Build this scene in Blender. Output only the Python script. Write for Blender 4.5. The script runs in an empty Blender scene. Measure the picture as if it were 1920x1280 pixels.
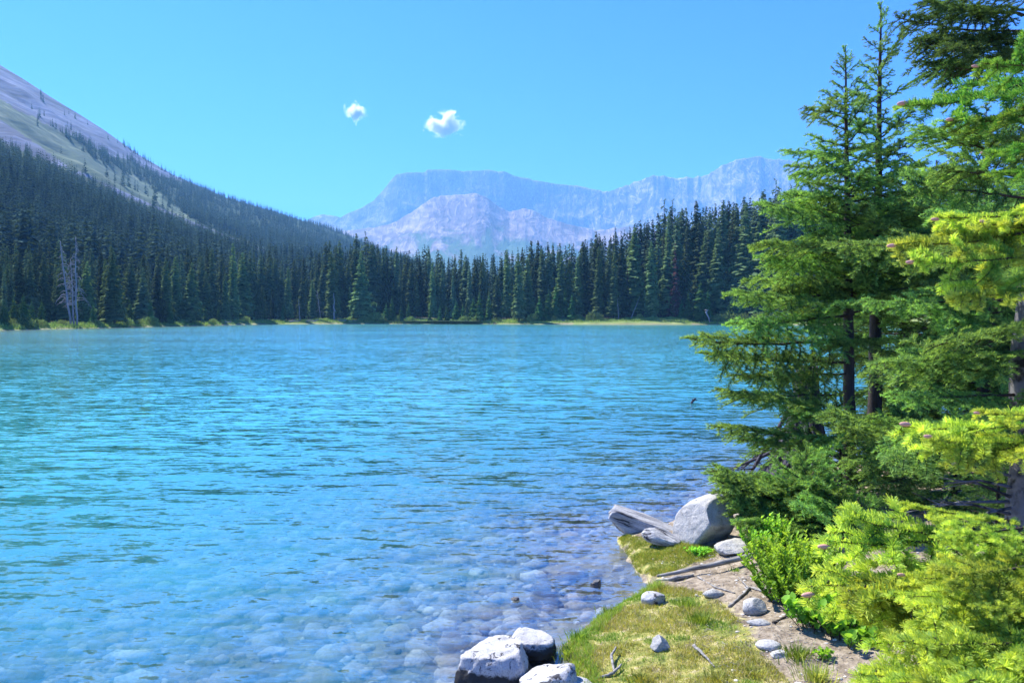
import bpy, math, random
import numpy as np
from mathutils import Vector, Matrix, Euler

R = math.radians
sc = bpy.context.scene
COL = sc.collection

# ------------------------------------------------------------------ camera
EYE = 2.0
F = 1450.0                      # focal length in photo pixels (1920 wide)
PITCH = math.atan(46 / F)
cam_d = bpy.data.cameras.new('camera')
cam = bpy.data.objects.new('camera', cam_d)
COL.objects.link(cam)
cam.location = (0, 0, EYE)
cam.rotation_euler = (R(90) - PITCH, 0, 0)
cam_d.sensor_width = 36
cam_d.lens = 36 * F / 1920
cam_d.clip_start = 0.05
cam_d.clip_end = 60000
sc.camera = cam
cam_d.dof.use_dof = True          # far focus, the nearest twigs slightly soft
cam_d.dof.focus_distance = 9.0
cam_d.dof.aperture_fstop = 10

# ------------------------------------------------------------------ light
SUN_EL, SUN_AZ = 50, -50        # azimuth from the view direction, negative = to the left
world = bpy.data.worlds.new('World')
sc.world = world
world.use_nodes = True
wn, wl = world.node_tree.nodes, world.node_tree.links
wn.clear()
sky = wn.new('ShaderNodeTexSky')
sky.sky_type = 'NISHITA'
sky.sun_disc = False
sky.sun_elevation = R(SUN_EL)
sky.sun_rotation = R(SUN_AZ)
sky.altitude = 1500
sky.air_density = 1.0
sky.dust_density = 0.3
sky.ozone_density = 2.0
tint = wn.new('ShaderNodeMix'); tint.data_type = 'RGBA'; tint.blend_type = 'MULTIPLY'
tint.inputs['Factor'].default_value = 1
tint.inputs['B'].default_value = (0.042, 0.265, 0.78, 1)
bg = wn.new('ShaderNodeBackground'); bg.inputs['Strength'].default_value = 0.15
wo = wn.new('ShaderNodeOutputWorld')
wl.new(sky.outputs['Color'], tint.inputs['A'])
wl.new(tint.outputs['Result'], bg.inputs['Color'])
wl.new(bg.outputs['Background'], wo.inputs['Surface'])

sun_d = bpy.data.lights.new('sun', 'SUN')
sun_d.energy = 4.6
sun_d.angle = R(0.6)
sun_d.color = (1.0, 0.95, 0.86)
sun = bpy.data.objects.new('sun', sun_d)
COL.objects.link(sun)
SDIR = Vector((math.sin(R(SUN_AZ)) * math.cos(R(SUN_EL)), math.cos(R(SUN_AZ)) * math.cos(R(SUN_EL)), math.sin(R(SUN_EL))))
sun.rotation_euler = SDIR.to_track_quat('Z', 'Y').to_euler()
sun.location = (-20, 30, 60)

sc.view_settings.view_transform = 'Standard'
sc.view_settings.look = 'None'
sc.view_settings.exposure = 1.5
sc.view_settings.gamma = 1
cy = sc.cycles
cy.max_bounces = 8
cy.diffuse_bounces = 3
cy.glossy_bounces = 3
cy.transmission_bounces = 4
cy.transparent_max_bounces = 16
cy.volume_bounces = 2
cy.sample_clamp_indirect = 6
cy.sample_clamp_direct = 20
cy.use_denoising = True

# ------------------------------------------------------------------ helpers
def ray(px, py):
    x, y = (px - 960) / F, -(py - 640) / F
    c, s = math.cos(PITCH), math.sin(PITCH)
    return Vector((x, c + y * s, y * c - s))     # forward component close to 1

def at(px, py, dist):
    """point seen at a pixel, `dist` metres ahead (along world Y)"""
    r = ray(px, py)
    return Vector((0, 0, EYE)) + r * (dist / r.y)

def plane(px, py, z=0.0):
    r = ray(px, py)
    return Vector((0, 0, EYE)) + r * ((z - EYE) / r.z)

def px2x(px, d):
    return (px - 960) / F * d

def hor(py):        # elevation slope of a pixel row
    return (594 - py) / F

def new_obj(name, me, parent=None):
    o = bpy.data.objects.new(name, me)
    COL.objects.link(o)
    if parent is not None:
        o.parent = parent
    return o

def tag(o, label=None, cat=None, group=None, kind=None):
    if label: o['label'] = label
    if cat: o['category'] = cat
    if group: o['group'] = group
    if kind: o['kind'] = kind
    return o

def empty(name, loc):
    o = bpy.data.objects.new(name, None)
    COL.objects.link(o)
    o.location = loc
    o.empty_display_size = 0.2
    return o

def mesh_np(name, V, faces, mats, midx=None, smooth=False, attrs=None):
    """V (n,3); faces (m,k) int array with k = 3 or 4, or a list of such arrays"""
    me = bpy.data.meshes.new(name)
    V = np.ascontiguousarray(V, dtype=np.float32)
    if not isinstance(faces, list):
        faces = [faces]
    faces = [np.asarray(f, dtype=np.int32) for f in faces if len(f)]
    me.vertices.add(len(V))
    me.vertices.foreach_set('co', V.ravel())
    loops = np.concatenate([f.ravel() for f in faces])
    tot = np.concatenate([np.full(len(f), f.shape[1], np.int32) for f in faces])
    start = np.concatenate([[0], np.cumsum(tot)[:-1]]).astype(np.int32)
    me.loops.add(len(loops))
    me.loops.foreach_set('vertex_index', loops)
    me.polygons.add(len(tot))
    me.polygons.foreach_set('loop_start', start)
    if midx is not None:
        me.polygons.foreach_set('material_index', np.asarray(midx, dtype=np.int32))
    if smooth:
        me.polygons.foreach_set('use_smooth', np.ones(len(tot), dtype=bool))
    me.update(calc_edges=True)
    for m in mats:
        me.materials.append(m)
    if attrs:
        for k, a in attrs.items():
            at_ = me.attributes.new(k, 'FLOAT', 'POINT')
            at_.data.foreach_set('value', np.ascontiguousarray(a, dtype=np.float32))
    return me

class Acc:
    """collects pieces into one mesh"""
    def __init__(s):
        s.V, s.T, s.Q, s.tm, s.qm, s.A, s.n = [], [], [], [], [], [], 0
    def add(s, V, T=None, Q=None, m=0, a=0.0):
        V = np.asarray(V, dtype=np.float64)
        s.V.append(V)
        s.A.append(np.broadcast_to(np.asarray(a, dtype=np.float64), (len(V),)))
        if T is not None and len(T):
            s.T.append(np.asarray(T) + s.n); s.tm.append(np.full(len(T), m))
        if Q is not None and len(Q):
            s.Q.append(np.asarray(Q) + s.n); s.qm.append(np.full(len(Q), m))
        s.n += len(V)
    def arrays(s):
        V = np.concatenate(s.V); A = np.concatenate(s.A)
        T = np.concatenate(s.T) if s.T else np.zeros((0, 3), int)
        Q = np.concatenate(s.Q) if s.Q else np.zeros((0, 4), int)
        m = np.concatenate([x for x in s.tm] + [x for x in s.qm]) if (s.tm or s.qm) else np.zeros(0)
        return V, T, Q, m, A
    def mesh(s, name, mats, smooth=False, attr='age'):
        V, T, Q, m, A = s.arrays()
        return mesh_np(name, V, [T, Q], mats, m, smooth, {attr: A})

def tube(path, radii, sides=6, rough=0.0, seed=0, cap=True):
    P = np.asarray(path, dtype=float); n = len(P)
    rr = np.broadcast_to(np.asarray(radii, dtype=float), (n,))
    T = np.gradient(P, axis=0)
    T /= np.linalg.norm(T, axis=1)[:, None] + 1e-9
    up = np.array([0, 0, 1.0]) if abs(T[:, 2]).mean() < 0.8 else np.array([0, 1.0, 0])
    A = np.cross(T, up); A /= np.linalg.norm(A, axis=1)[:, None] + 1e-9
    B = np.cross(T, A)
    th = np.linspace(0, 2 * np.pi, sides, endpoint=False)
    rg = np.random.default_rng(seed)
    k = 1 + rough * (rg.random((n, sides)) - 0.5)
    V = P[:, None, :] + (A[:, None, :] * np.cos(th)[None, :, None] + B[:, None, :] * np.sin(th)[None, :, None]) * (rr[:, None] * k)[..., None]
    V = V.reshape(-1, 3)
    i, j = np.meshgrid(np.arange(n - 1), np.arange(sides), indexing='ij')
    a = i * sides + j; b = i * sides + (j + 1) % sides
    Q = np.stack([a, b, b + sides, a + sides], -1).reshape(-1, 4)
    Tt = []
    if cap:
        V = np.vstack([V, P[0], P[-1]])
        c0, c1 = n * sides, n * sides + 1
        for q in range(sides):
            Tt.append((c0, (q + 1) % sides, q))
            Tt.append((c1, (n - 1) * sides + q, (n - 1) * sides + (q + 1) % sides))
    return V, np.array(Tt, dtype=int).reshape(-1, 3), Q

# numpy value noise
_rgn = np.random.default_rng(7)
_tab = _rgn.random((256, 256))
def vnoise(x, y):
    xi, yi = np.floor(x).astype(int), np.floor(y).astype(int)
    fx, fy = x - xi, y - yi
    fx = fx * fx * (3 - 2 * fx); fy = fy * fy * (3 - 2 * fy)
    g = lambda a, b: _tab[a & 255, b & 255]
    return (g(xi, yi) * (1 - fx) + g(xi + 1, yi) * fx) * (1 - fy) + (g(xi, yi + 1) * (1 - fx) + g(xi + 1, yi + 1) * fx) * fy
def fbm(x, y, o=4, gain=0.5):
    s, a, t = 0, 1, 0
    for k in range(o):
        s = s + a * vnoise(x * 2 ** k + 17.3 * k, y * 2 ** k + 5.1 * k); t += a; a *= gain
    return s / t
def ridged(x, y, o=4):
    s, a, t = 0, 1, 0
    for k in range(o):
        s = s + a * (1 - np.abs(2 * vnoise(x * 2 ** k + 7.7 * k, y * 2 ** k + 3.3 * k) - 1)); t += a; a *= 0.5
    return s / t
def inpoly(px, py, poly):
    px = np.asarray(px, float); py = np.asarray(py, float)
    c = np.zeros(np.broadcast(px, py).shape, bool)
    n = len(poly)
    for i in range(n):
        x0, y0 = poly[i]; x1, y1 = poly[(i + 1) % n]
        if y0 == y1: continue
        hit = ((y0 > py) != (y1 > py)) & (px < (x1 - x0) * (py - y0) / (y1 - y0) + x0)
        c ^= hit
    return c
def polydist(x, y, poly, closed=True):
    d = np.full(np.shape(x), 1e9)
    n = len(poly)
    for i in range(n if closed else n - 1):
        ax, ay = poly[i]; bx, by = poly[(i + 1) % n]
        vx, vy = bx - ax, by - ay
        t = np.clip(((x - ax) * vx + (y - ay) * vy) / (vx * vx + vy * vy + 1e-12), 0, 1)
        d = np.minimum(d, np.hypot(x - ax - t * vx, y - ay - t * vy))
    return d

# ------------------------------------------------------------------ materials
class NT:
    def __init__(s, name):
        s.m = bpy.data.materials.new(name); s.m.use_nodes = True
        s.t = s.m.node_tree; s.t.nodes.clear()
        s.out = s.t.nodes.new('ShaderNodeOutputMaterial')
    def n(s, typ, **kw):
        x = s.t.nodes.new('ShaderNode' + typ)
        for k, v in kw.items():
            if k in x.inputs: x.inputs[k].default_value = v
            else: setattr(x, k, v)
        return x
    def l(s, a, b): s.t.links.new(a, b)
    def coord(s, kind='Object', scale=(1, 1, 1)):
        tc = s.n('TexCoord'); mp = s.n('Mapping'); mp.inputs['Scale'].default_value = scale
        s.l(tc.outputs[kind], mp.inputs['Vector']); return mp.outputs['Vector']
    def noise(s, vec, scale, detail=4, rough=0.55, dist=0.0):
        x = s.n('TexNoise', Scale=scale, Detail=detail, Roughness=rough, Distortion=dist)
        if vec is not None: s.l(vec, x.inputs['Vector'])
        return x.outputs['Fac']
    def ramp(s, fac, stops, interp='LINEAR'):
        r = s.n('ValToRGB'); r.color_ramp.interpolation = interp
        el = r.color_ramp.elements
        while len(el) > 1: el.remove(el[-1])
        el[0].position = stops[0][0]; el[0].color = (*stops[0][1], 1)
        for p, c in stops[1:]:
            e = el.new(p); e.color = (*c, 1)
        s.l(fac, r.inputs['Fac']); return r.outputs['Color']
    def mix(s, fac, a, b, mode='MIX'):
        x = s.n('Mix', data_type='RGBA', blend_type=mode)
        for sock, v in (('Factor', fac), ('A', a), ('B', b)):
            i = x.inputs[0] if sock == 'Factor' else x.inputs[6 if sock == 'A' else 7]
            if isinstance(v, (int, float)): i.default_value = v
            elif isinstance(v, tuple): i.default_value = (*v, 1)
            else: s.l(v, i)
        return x.outputs[2]
    def math(s, op, a, b=0.0, clamp=False):
        x = s.n('Math', operation=op, use_clamp=clamp)
        for i, v in enumerate((a, b)):
            if isinstance(v, (int, float)): x.inputs[i].default_value = v
            else: s.l(v, x.inputs[i])
        return x.outputs[0]
    def attr(s, name):
        a = s.n('Attribute', attribute_name=name); return a.outputs['Fac']
    def objrand(s):
        return s.n('ObjectInfo').outputs['Random']
    def bump(s, h, strength=0.5, dist=0.01, normal=None):
        b = s.n('Bump', Strength=strength, Distance=dist); s.l(h, b.inputs['Height'])
        if normal is not None: s.l(normal, b.inputs['Normal'])
        return b.outputs['Normal']
    def bsdf(s, col, rough=0.8, normal=None, spec=0.3):
        p = s.n('BsdfPrincipled', Roughness=rough); p.inputs['Specular IOR Level'].default_value = spec
        if isinstance(col, tuple): p.inputs['Base Color'].default_value = (*col, 1)
        else: s.l(col, p.inputs['Base Color'])
        if normal is not None: s.l(normal, p.inputs['Normal'])
        return p.outputs['BSDF']
    def done(s, sh):
        s.l(sh, s.out.inputs['Surface']); return s.m

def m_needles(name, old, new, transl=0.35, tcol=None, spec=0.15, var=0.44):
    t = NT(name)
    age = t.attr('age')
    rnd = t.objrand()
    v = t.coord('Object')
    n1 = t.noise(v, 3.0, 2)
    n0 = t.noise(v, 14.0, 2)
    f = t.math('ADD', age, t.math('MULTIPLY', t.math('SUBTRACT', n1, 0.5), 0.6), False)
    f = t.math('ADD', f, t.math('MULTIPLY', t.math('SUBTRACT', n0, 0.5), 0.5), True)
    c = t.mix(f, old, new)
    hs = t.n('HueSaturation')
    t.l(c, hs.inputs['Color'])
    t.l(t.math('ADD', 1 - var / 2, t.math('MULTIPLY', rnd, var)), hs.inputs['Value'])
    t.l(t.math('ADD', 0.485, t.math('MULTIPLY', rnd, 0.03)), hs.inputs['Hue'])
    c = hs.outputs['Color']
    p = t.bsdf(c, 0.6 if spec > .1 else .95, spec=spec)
    if transl > 0:
        tr = t.n('BsdfTranslucent')
        tc = t.mix(1.0, c, tcol or (1.5, 1.35, 0.6), 'MULTIPLY')
        t.l(tc, tr.inputs['Color'])
        ms = t.n('MixShader', Fac=transl)
        t.l(p, ms.inputs[1]); t.l(tr.outputs[0], ms.inputs[2])
        p = ms.outputs[0]
    return t.done(p)

def m_bark(name, a, b, scale=14, zs=0.25, bumpd=0.01, blot=None, xs=1.0):
    t = NT(name)
    v = t.coord('Object', (xs, 1, zs))
    n1 = t.noise(v, scale, 6, 0.65, 0.6)
    c = t.ramp(n1, [(0.3, a), (0.7, b)])
    if blot:
        n2 = t.noise(t.coord('Object'), 6, 4, 0.6)
        c = t.mix(t.ramp(n2, [(0.52, (0, 0, 0)), (0.6, (1, 1, 1))]), c, blot)
    return t.done(t.bsdf(c, 0.9, t.bump(n1, 0.9, bumpd), 0.15))

def m_rock(name, light, dark, blotch=None, scale=1.0, thr=0.6, wet=None):
    t = NT(name)
    v = t.coord('Object')
    rnd = t.objrand()
    av = t.n('VectorMath', operation='ADD'); t.l(v, av.inputs[0])
    cx = t.n('CombineXYZ'); t.l(t.math('MULTIPLY', rnd, 37.0), cx.inputs[0]); t.l(cx.outputs[0], av.inputs[1])
    v = av.outputs[0]
    n1 = t.noise(v, 5 * scale, 8, 0.6, 0.4)
    n2 = t.noise(v, 90 * scale, 3, 0.7)
    n3 = t.noise(v, 11 * scale, 6, 0.7, 0.8)
    c = t.ramp(n1, [(0.25, dark), (0.45, light), (0.8, tuple(min(1, x * 1.2) for x in light))])
    c = t.mix(0.55, c, t.ramp(n2, [(0.36, (0.35, 0.35, 0.36)), (0.5, (1, 1, 1)), (0.66, (1.15, 1.15, 1.15))]), 'MULTIPLY')
    if blotch:
        c = t.mix(t.ramp(n3, [(thr, (0, 0, 0)), (thr + 0.05, (1, 1, 1))]), c, blotch)
    if wet:
        g = t.n('NewGeometry'); sx = t.n('SeparateXYZ'); t.l(g.outputs['Position'], sx.inputs[0])
        h = t.math('ADD', sx.outputs['Z'], t.math('MULTIPLY', t.math('SUBTRACT', n3, 0.5), 0.10))
        w = t.ramp(h, [(0.0, (1, 1, 1)), (wet, (1, 1, 1)), (wet + 0.015, (0, 0, 0))])
        c = t.mix(w, c, (0.035, 0.035, 0.035))
    hsum = t.math('ADD', n1, t.math('MULTIPLY', n2, 0.12))
    hsum = t.math('ADD', hsum, t.math('MULTIPLY', n3, 0.5))
    return t.done(t.bsdf(c, 0.85, t.bump(hsum, 0.8, 0.03 / scale), 0.2))

M = {}
M['needle_mid'] = m_needles('fir_needles', (0.022, 0.10, 0.05), (0.44, 0.72, 0.17), 0.42)  # old tone deepened to paint crown-interior shade; bright tips are new growth
M['needle_dark'] = m_needles('dark_fir_needles', (0.014, 0.06, 0.035), (0.18, 0.33, 0.09), 0.38)
M['needle_near'] = m_needles('young_fir_needles', (0.06, 0.20, 0.045), (0.62, 0.74, 0.13), 0.46)
M['spruce'] = m_needles('spruce_needles', (0.006, 0.022, 0.026), (0.19, 0.27, 0.12), 0.18, spec=0.0, var=1.3)  # inner tone darkened as painted crown shade, tips lightened as a lit fringe
M['spruce_young'] = m_needles('young_spruce_needles', (0.03, 0.09, 0.035), (0.10, 0.20, 0.05), 0.2, spec=0.0)
M['spruce_red'] = m_needles('dying_spruce_needles', (0.06, 0.028, 0.03), (0.13, 0.06, 0.055), 0.1, (1.2, 1, 1), spec=0.0)
M['forest'] = m_needles('forest_needles', (0.008, 0.026, 0.034), (0.085, 0.135, 0.095), 0.1, spec=0.0)  # dark inner tone paints the shade inside the crowns
M['spruce_lit'] = m_needles('lit_spruce_needles', (0.016, 0.055, 0.038), (0.26, 0.38, 0.14), 0.22, spec=0.0, var=.7)  # lighter copy of the spruce needles: front crowns' sunlit look painted in
M['leaf'] = m_needles('shrub_leaves', (0.09, 0.28, 0.03), (0.34, 0.60, 0.07), 0.50)
M['leaf_far'] = m_needles('willow_leaves', (0.08, 0.16, 0.05), (0.22, 0.32, 0.10), 0.3)
M['grass'] = m_needles('grass_blades', (0.16, 0.23, 0.04), (0.48, 0.48, 0.11), 0.35)
M['grass_dry'] = m_needles('dry_grass_blades', (0.30, 0.26, 0.10), (0.55, 0.50, 0.28), 0.3, (1.2, 1.1, 0.8))
M['grass_green'] = m_needles('green_grass_blades', (0.09, 0.20, 0.03), (0.30, 0.42, 0.08), 0.4)
M['grass_far'] = m_needles('shore_grass', (0.10, 0.20, 0.05), (0.26, 0.36, 0.11), 0.3)
M['bark'] = m_bark('fir_bark', (0.02, 0.017, 0.016), (0.075, 0.065, 0.06))
M['bark_grey'] = m_bark('grey_fir_bark', (0.08, 0.08, 0.085), (0.20, 0.20, 0.21), 10, 0.5, 0.01, (0.035, 0.035, 0.035))
M['bark_far'] = m_bark('spruce_bark', (0.03, 0.025, 0.022), (0.09, 0.08, 0.07), 2)
M['twig'] = m_bark('twig_bark', (0.03, 0.022, 0.018), (0.09, 0.07, 0.055), 30, 1)
M['dead'] = m_bark('bleached_dead_wood', (0.14, 0.14, 0.16), (0.32, 0.31, 0.35), 3, 0.3, 0.02)
M['drift'] = m_bark('grey_driftwood', (0.05, 0.045, 0.04), (0.42, 0.40, 0.37), 45, 1.0, 0.008, xs=.12)
M['stump'] = m_bark('weathered_stump_wood', (0.008, 0.008, 0.012), (0.11, 0.105, 0.13), 16, 0.12, 0.03)
M['rock'] = m_rock('pale_granite', (0.36, 0.355, 0.34), (0.15, 0.15, 0.15))
M['rock_blot'] = m_rock('lichen_granite', (0.40, 0.40, 0.40), (0.17, 0.17, 0.18), (0.05, 0.05, 0.055), 1.4, 0.57, wet=0.06)
M['rock_boulder'] = m_rock('boulder_granite', (0.37, 0.365, 0.35), (0.16, 0.16, 0.16), (0.13, 0.14, 0.15), 1.2, 0.62)
t = NT('split_slab')
v_ = t.coord('Object', (1.2, 13, 13)); a_ = t.noise(v_, 2.2, 6, .6, .5); b_ = t.noise(t.coord('Object'), 60, 4, .7)
c_ = t.ramp(a_, [(.36, (.02, .02, .025)), (.42, (.22, .22, .23)), (.55, (.42, .42, .42)), (.75, (.50, .50, .49))])
c_ = t.mix(.5, c_, t.ramp(b_, [(.35, (.5, .5, .5)), (.6, (1.1, 1.1, 1.1))]), 'MULTIPLY')
M['slab'] = t.done(t.bsdf(c_, .9, t.bump(a_, .9, .03), .15))
M['rock_dark'] = m_rock('dark_wet_rock', (0.10, 0.10, 0.10), (0.02, 0.02, 0.02), (0.5, 0.5, 0.5), 8, 0.62)
M['rock_bed'] = m_rock('lake_bed_stone', (0.42, 0.37, 0.32), (0.17, 0.16, 0.15), (0.10, 0.10, 0.09), 1.0, 0.66)

# ------------------------------------------------------------------ lake outline and ground height
def W(px, py): p = plane(px, py, 0); return (p.x, p.y)
near_shore = [(-400, -60), (-60, -4), (-14, 1.2), (-5, 2.3), (-1.5, 2.9), (-0.2, 3.3), W(1000, 1400), W(1075, 1290), W(1048, 1215), W(1120, 1158),
              W(1200, 1112), W(1212, 1098), W(1190, 1075), W(1168, 1035), W(1158, 1008), W(1200, 996), W(1270, 975),
              W(1330, 968), W(1400, 955), W(1440, 915), W(1520, 885), W(1650, 850), W(1800, 815), W(1950, 790), W(2300, 770)]
far_shore = [(60, 33), (115, 70), (150, 130), W(2050, 612), W(1700, 610.5), W(1500, 609.5), W(1340, 608.7), W(1230, 608.8), W(1100, 608.5), W(1000, 608.1), W(880, 607.6), W(760, 607.3),
             W(640, 607.5), W(520, 607.6), W(470, 608.6), W(420, 609.2), W(360, 610.8), W(300, 612.4), W(220, 613.8), W(150, 616), W(60, 617.6), W(0, 619.5), W(-150, 626), W(-350, 640), (-150, 40), (-400, 0)]
LAKE = near_shore + far_shore
lake_edge = LAKE[:-1]

_SP = [0, 100, 500, 900, 1100, 1300, 1500, 2000]
_SR = [0.02, 0.02, 0.02, 0.03, 0.05, 0.10, 0.13, 0.13]
def ground_z(x, y):
    x = np.asarray(x, float); y = np.asarray(y, float)
    d = polydist(x, y, LAKE)
    ins = inpoly(x, y, LAKE)
    sd = np.where(ins, -d, d) + np.where(y < 40, 1, 0) * (0.16 * (fbm(x * 3.5, y * 3.5, 4) - 0.5) + 0.05 * (fbm(x * 14, y * 14, 2) - 0.5))
    ins = sd < 0; d = np.abs(sd)
    px = 960 + F * x / np.maximum(y, 1)
    # land near the camera
    zn = 0.05 * np.minimum(d / 0.1, 1) + 0.30 * (1 - np.exp(-d / 1.6)) + 0.05 * np.minimum(d, 30) * (x > 2)
    zn = zn + 0.09 * (fbm(x * 1.9, y * 1.9, 4) - 0.5) * np.minimum(d * 4, 1) + 0.012 * (fbm(x * 9, y * 9, 3) - 0.5)
    # land across the lake
    rise = np.interp(px, _SP, _SR)
    zf = 0.25 * np.minimum(d, 1) + 1.0 * (1 - np.exp(-d / 5)) + rise * np.clip(d - 4, 0, 160) + 1.2 * (fbm(x * 0.06, y * 0.06, 3) - 0.5) * np.clip(d / 12, 0, 1)
    w = np.clip((y - 30) / 30, 0, 1)
    zl = zn * (1 - w) + zf * w
    # bed
    zb = -(0.02 + 0.22 * (1 - np.exp(-d / 0.9)) + 0.045 * d + 0.007 * d * d)
    zb = zb + 0.13 * (fbm(x * 2.2, y * 2.2, 4) - 0.5) * np.minimum(d * 3, 1)
    zb = np.maximum(zb, -7)
    return np.where(ins, zb, zl), ins, d
def gz(x, y):
    return float(ground_z(np.array([x]), np.array([y]))[0][0])
def G(px, py):
    """point of the ground seen at a pixel"""
    r = ray(px, py); t = 1.0
    for _ in range(60):
        p = Vector((0, 0, EYE)) + r * t
        h = p.z - gz(p.x, p.y)
        if h < 0.002: break
        t += max(h * 1.2, 0.002) if h > 0.05 else h / max(-r.z, 0.05)
    return Vector((p.x, p.y, gz(p.x, p.y)))

def polar(r0, r1, nr, angs):
    rr = np.exp(np.linspace(math.log(r0), math.log(r1), nr))
    rr, aa = np.meshgrid(rr, angs, indexing='ij')
    return rr * np.sin(aa), rr * np.cos(aa)
def gridq(nr, na, closed=False):
    i, j = np.meshgrid(np.arange(nr - 1), np.arange(na - (0 if closed else 1)), indexing='ij')
    a = i * na + j; b = i * na + (j + 1) % na
    return np.stack([a, b, b + na, a + na], -1).reshape(-1, 4)

# moss and soil zones on the bank (areas of the ground, traced where they lie)
MOSS = [tuple(G(*p).xy) for p in [(1040, 1340), (1048, 1225), (1118, 1160), (1200, 1115), (1225, 1096), (1300, 1104), (1352, 1128), (1390, 1170), (1432, 1225), (1480, 1275), (1500, 1340)]]
MOSS2 = [tuple(G(*p).xy) for p in [(1158, 1010), (1195, 1080), (1235, 1082), (1300, 1060), (1340, 1045), (1350, 1030), (1290, 1018), (1200, 1010)]]

angs = np.concatenate([np.linspace(-math.pi, -0.75, 40, endpoint=False), np.linspace(-0.75, 0.80, 520), np.linspace(0.80, math.pi, 40, endpoint=False)[1:]])
gx, gy = polar(0.4, 4000, 470, angs)
gzv, gin, gd = ground_z(gx.ravel(), gy.ravel())
X_, Y_ = gx.ravel(), gy.ravel()
# beyond 420 m level out (the mountains stand there)
moss = (inpoly(X_, Y_, MOSS) | inpoly(X_, Y_, MOSS2)).astype(float)
dm = np.minimum(polydist(X_, Y_, MOSS), polydist(X_, Y_, MOSS2))
moss = np.where(moss > 0, np.clip(0.52 + dm * 2.5, 0, 1), np.clip(0.5 - dm * 3, 0, 1))
far = np.clip((Y_ - 30) / 20, 0, 1)
M['ground'] = (lambda: None)
t = NT('bank_soil')
v = t.coord('Object')
n1 = t.noise(v, 3.0, 6, 0.6); n2 = t.noise(v, 60, 4, 0.7); n3 = t.noise(v, 14, 5, 0.6)
soil = t.ramp(n3, [(0.3, (0.12, 0.095, 0.07)), (0.5, (0.26, 0.215, 0.16)), (0.75, (0.40, 0.345, 0.27))])
soil = t.mix(0.6, soil, t.ramp(n2, [(0.35, (0.4, 0.38, 0.36)), (0.5, (1, 1, 1)), (0.7, (1.2, 1.2, 1.2))]), 'MULTIPLY')
mossc = t.ramp(n3, [(0.3, (0.08, 0.10, 0.03)), (0.45, (0.20, 0.22, 0.06)), (0.56, (0.34, 0.31, 0.10)), (0.66, (0.42, 0.36, 0.22)), (0.8, (0.24, 0.18, 0.11))])
mm = t.math('ADD', t.math('ADD', t.attr('moss'), t.math('MULTIPLY', t.math('SUBTRACT', n3, 0.5), 0.9)), t.math('MULTIPLY', t.math('SUBTRACT', n1, 0.5), 0.8), True)
c = t.mix(t.ramp(mm, [(0.42, (0, 0, 0)), (0.58, (1, 1, 1))]), soil, mossc)
bedc = t.ramp(t.math('ADD', t.math('MULTIPLY', n1, .5), t.math('MULTIPLY', n3, .5)), [(0.3, (0.08, 0.08, 0.06)), (0.5, (0.24, 0.22, 0.17)), (0.65, (0.42, 0.39, 0.33))])
g = t.n('NewGeometry'); sx = t.n('SeparateXYZ'); t.l(g.outputs['Position'], sx.inputs[0])
under = t.ramp(t.math('ADD', t.math('MULTIPLY', sx.outputs['Z'], 10.0), 0.5), [(0.4, (1, 1, 1)), (0.6, (0, 0, 0))])
c = t.mix(under, c, bedc)
farc = t.ramp(t.noise(v, 0.35, 6, 0.65), [(0.35, (0.10, 0.15, 0.05)), (0.6, (0.20, 0.26, 0.08)), (0.75, (0.34, 0.33, 0.17))])
fl = t.mix(t.attr('duff'), farc, (0.05, 0.045, 0.035))
c = t.mix(t.attr('far'), c, fl)
hh = t.math('ADD', t.math('MULTIPLY', n2, 0.35), n3)
M['ground'] = t.done(t.bsdf(c, 0.95, t.bump(hh, 0.9, 0.03), 0.1))
duff = np.clip((gd - 7) / 5, 0, 1) * (~gin)
gme = mesh_np('ground', np.stack([X_, Y_, gzv], -1), gridq(470, len(angs), True), [M['ground']], smooth=True,
              attrs={'moss': moss, 'far': far * (~gin), 'duff': duff})
tag(new_obj('ground', gme), kind='structure')

# ------------------------------------------------------------------ water
wangs = np.linspace(-1.0, 1.0, 420)
wx, wy = polar(0.8, 420, 420, wangs)
wz, win, wd = ground_z(wx.ravel(), wy.ravel())
depth = np.where(win, -wz, 0.0)
# drop cells far inland
Q = gridq(420, 420)
keep = (win[Q] | (wd[Q] < 1.5)).any(1)
WAVE = (0.62, 0.78, 0.45)
t = NT('lake_water')
v0 = t.n('NewGeometry').outputs['Position']
def wslope(scale, rot, nscale, detail, amp, dist=0.4):
    """slopes of one family of ripples, straight from the colour channels of a noise"""
    mp = t.n('Mapping'); mp.inputs['Scale'].default_value = scale; mp.inputs['Rotation'].default_value = (0, 0, rot)
    t.l(v0, mp.inputs['Vector'])
    x = t.n('TexNoise', Scale=nscale, Detail=detail, Roughness=.55, Distortion=dist); t.l(mp.outputs['Vector'], x.inputs['Vector'])
    sb_ = t.n('VectorMath', operation='SUBTRACT'); t.l(x.outputs['Color'], sb_.inputs[0]); sb_.inputs[1].default_value = (.5, .5, .5)
    ml = t.n('VectorMath', operation='MULTIPLY'); t.l(sb_.outputs[0], ml.inputs[0]); ml.inputs[1].default_value = (amp * .45, amp, 0)
    return ml.outputs[0]
def vadd(a_, b_):
    q = t.n('VectorMath', operation='ADD')
    t.l(a_, q.inputs[0]); t.l(b_, q.inputs[1]); return q.outputs[0]
sl = vadd(wslope((0.33, 1.9, 1), R(5), 2.6, 3, WAVE[0]), wslope((0.6, 2.1, 1), R(-8), 6.5, 3, WAVE[1]))
sl = vadd(sl, wslope((1.0, 2.0, 1), R(12), 16.0, 2, WAVE[2]))
gm = t.n('Mapping'); gm.inputs['Scale'].default_value = (0.03, 0.07, 1); t.l(v0, gm.inputs['Vector'])
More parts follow.
